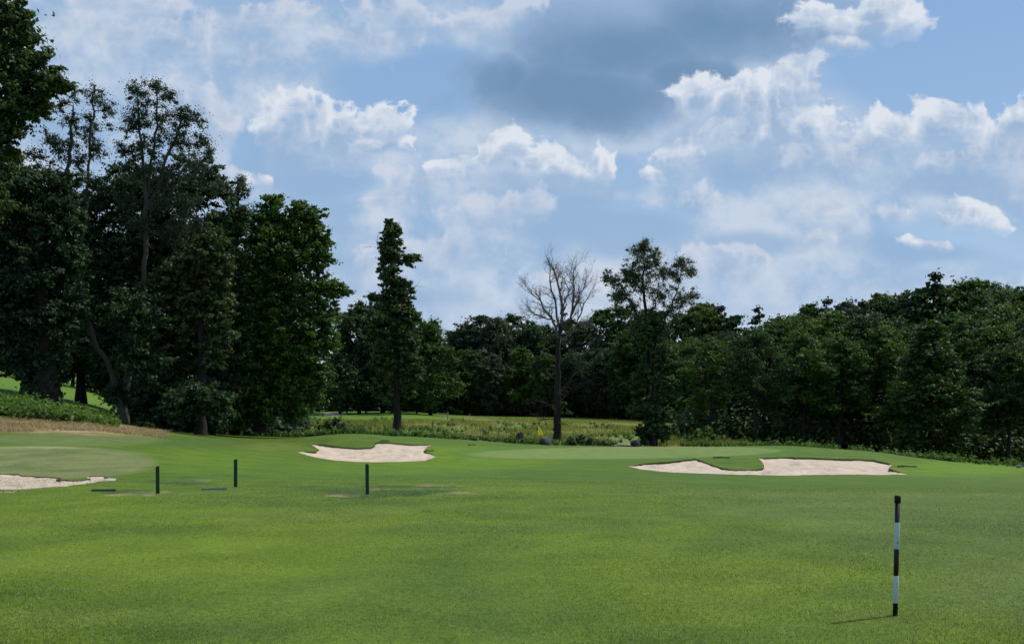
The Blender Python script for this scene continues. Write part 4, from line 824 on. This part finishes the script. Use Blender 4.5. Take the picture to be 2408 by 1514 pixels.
for (x0, y0, x1, y1, mt, lb) in [(217, 1152, 272, 1152, M_dgrey, 'dark green post fallen flat by the ragged bunker'), (477, 1151, 532, 1147, M_greyg, 'pale weathered post lying flat near the middle green post')]:
    D = D_at((x0+x1)/2, (y0+y1)/2+3); b = gp((x0+x1)/2, D); L_ = (x1-x0)/F*D; w_ = 5.2/F*D
    t = thing('fallen_post', lb, 'post', b+(0, 0, w_*.45), 'posts fallen on the grass'); bm = post_bm(w_, L_, 0); bmesh.ops.translate(bm, vec=(0, 0, -L_/2), verts=bm.verts)
    bmesh.ops.rotate(bm, verts=bm.verts, cent=(0, 0, 0), matrix=mathutils.Matrix.Rotation(radians(90), 3, 'Y')); bm_obj('post_body', bm, mt, t)
    bm = post_bm(w_*.8, .01, 0); bmesh.ops.rotate(bm, verts=bm.verts, cent=(0, 0, 0), matrix=mathutils.Matrix.Rotation(radians(-90), 3, 'Y')); bmesh.ops.translate(bm, vec=(-L_/2, 0, 0), verts=bm.verts); bm_obj('dark_end', bm, M_black, t)
    t.rotation_euler = (0, 0, radians(4 if y1 == y0 else 22))
# flagstick
D = 84.0; b = gp(1266, D); t = thing('flagstick', 'thin pole with a drooping yellow flag on the putting green', 'golf flag', b)
ht = (HY-1003)/F*D+EYE-b[2]; bm_obj('pole', ring_solid([(.009, -.05), (.008, ht)], 8), M_pole, t, True)
bm = bmesh.new(); R_ = []
for i in range(7):
    f = i/6; R_.append([bm.verts.new((.01+j/5*(.10+.30*f)*(1 if True else 0), math.sin(j*1.5+f*2)*.03, ht-.02-f*.60-j*.012)) for j in range(6)])
for i in range(6):
    for j in range(5): bm.faces.new((R_[i][j], R_[i][j+1], R_[i+1][j+1], R_[i+1][j]))
bmesh.ops.solidify(bm, geom=bm.faces[:], thickness=.004); bm_obj('flag', bm, M_yel, t, True)
# rakes
def rake(px, py, ang, lb, D=None, L_=.95):
    D = D or D_at(px, py, 10, 75); b = gp(px, D); t = thing('bunker_rake', lb, 'rake', b+(0, 0, .06), 'bunker rakes'); ca, sa = math.cos(ang), math.sin(ang)
    v, q_ = tubes([(np.array([[0, 0, .02], [ca*L_, sa*L_, .02]]), np.array([.03, .03]))], 6); link('handle', mesh_np('handle', v, q_, [M_rake]), t)
    e = [(np.array([[-sa*.3, ca*.3, .02], [sa*.3, -ca*.3, .02]]), np.array([.035, .035]))]
    for k_ in np.linspace(-.28, .28, 9): e.append((np.array([[-sa*k_, ca*k_, .02], [-sa*k_-ca*.02, ca*k_-sa*.02, -.07]]), np.array([.01, .006])))
    v, q_ = tubes(e, 6); link('rake_head', mesh_np('rake_head', v, q_, [M_rake]), t)
rake(1686, 1078, -.95, 'rake lying on the grass tongue of the widest bunker')
rake(2118, 1099, -.9, 'rake lying beside the right end of the widest bunker', L_=.9)
rake(1102, 1046, .1, 'rake lying in the bright grass between the bunker and the green', L_=.5)
rake(905, 1039, 2.2, 'rake lying above the notch of the wavy-edged bunker', L_=.4)
rake(1000, 1063, .0, 'rake laid by the dark right corner of the wavy-edged bunker', L_=.5)
# boulders
def boulder(px, pb_, wpx, hpx, D, mat, lb, seed, kind='boulder'):
    b = gp(px, D); r2 = np.random.default_rng(seed); bm = bmesh.new(); bmesh.ops.create_icosphere(bm, subdivisions=4, radius=1)
    w_, h_ = wpx/2/F*D, hpx/F*D; co = np.array([v.co[:] for v in bm.verts]); n = fbm(co[:, 0]*1.4+10+seed, co[:, 1]*1.4+co[:, 2]*1.1+20, seed, 4)
    for k_ in range(9):
        d = r2.normal(size=3); d /= np.linalg.norm(d); s_ = co@d; co -= d*np.clip(s_-.60, 0, 1)[:, None]*.95
    co *= (.9+.3*n)[:, None]; co = co*np.array([w_, w_*.8, h_*.62])+np.array([0, 0, h_*.42])
    for v, c_ in zip(bm.verts, co): v.co = c_
    tag(bm_obj(kind, bm, mat), lb, 'boulder', 'boulders beyond the putting green').location = b
boulder(1141, 1020, 17, 15, 112, M_stone, 'small pale grey boulder farthest left in the weeds', 1)
boulder(1222, 1032, 19, 26, 103, M_dstone, 'upright dark boulder with a paler side, left of the flag', 2)
boulder(1285, 1046, 34, 20, 100, M_stone, 'broad flat grey boulder under the flag, half hidden by leaves', 3)
boulder(1493, 1053, 24, 19, 97.5, M_dstone, 'squat dark boulder next to the cart path below the tall loose-crowned tree', 4)
boulder(2395, 1094, 16, 7, 74, M_stone, 'small low stone in the grass at the photo\'s right edge', 5)
# cart path in the dip behind the green
pp = []
for (a, D) in [(1385, 112), (1420, 107), (1452, 103), (1475, 100), (1500, 97.5), (1560, 95)]: pp.append((a, D))
pp = np.array(pp, float); tt = np.linspace(0, len(pp)-1, 40); pa = np.stack([np.interp(tt, np.arange(len(pp)), pp[:, k_]) for k_ in (0, 1)], -1)
va = []
for off_ in (-1.1, 1.1):
    for a, D in pa: g_ = gp(a+0, D+off_); va.append(g_+(0, 0, .05))
va = np.array(va); n_ = len(pa); qa = np.stack([np.arange(n_-1), np.arange(n_-1)+1, np.arange(n_-1)+1+n_, np.arange(n_-1)+n_], -1)
tag(link('path', mesh_np('path', va, qa, [M_path])), 'asphalt cart path in the dip behind the green', 'path', kind='structure')
# far posts
b = gp(975, 186); t = thing('signpost', 'small pale sign on a post before the far wood', 'sign', b); hs = (HY-938)/F*186+EYE-b[2]
bm_obj('post', ring_solid([(.06, -.2), (.06, hs)], 8), M_stone, t); bm = bmesh.new(); bmesh.ops.create_cube(bm, size=1); bmesh.ops.scale(bm, vec=(.75, .08, .42), verts=bm.verts); bmesh.ops.bevel(bm, geom=bm.edges[:], offset=.015, segments=1); bmesh.ops.translate(bm, vec=(0, 0, hs), verts=bm.verts); bm_obj('sign_board', bm, M_white_ if False else M_greyg, t)
b = gp(1053, 150); t = thing('wooden_fence', 'short piece of wooden rail fence at the top of the meadow', 'fence', b)
bm_obj('fence_post', ring_solid([(.09, -.2), (.09, (HY-969)/F*150+EYE-b[2])], 8), M_wood, t); zt = (HY-972)/F*150+EYE-b[2]
bm = bmesh.new(); bmesh.ops.create_cube(bm, size=1); bmesh.ops.scale(bm, vec=(1.5, .06, .12), verts=bm.verts); bmesh.ops.bevel(bm, geom=bm.edges[:], offset=.01, segments=1); bmesh.ops.translate(bm, vec=(-.8, 0, zt), verts=bm.verts); bm_obj('rail', bm, M_wood, t)
b = gp(802, 150); t = thing('marker_post', 'thin dark post in the meadow below the far bunker', 'post', b); bm_obj('post_body', ring_solid([(.05, -.2), (.05, .9), (.03, 1.0)], 8), M_dstone, t)
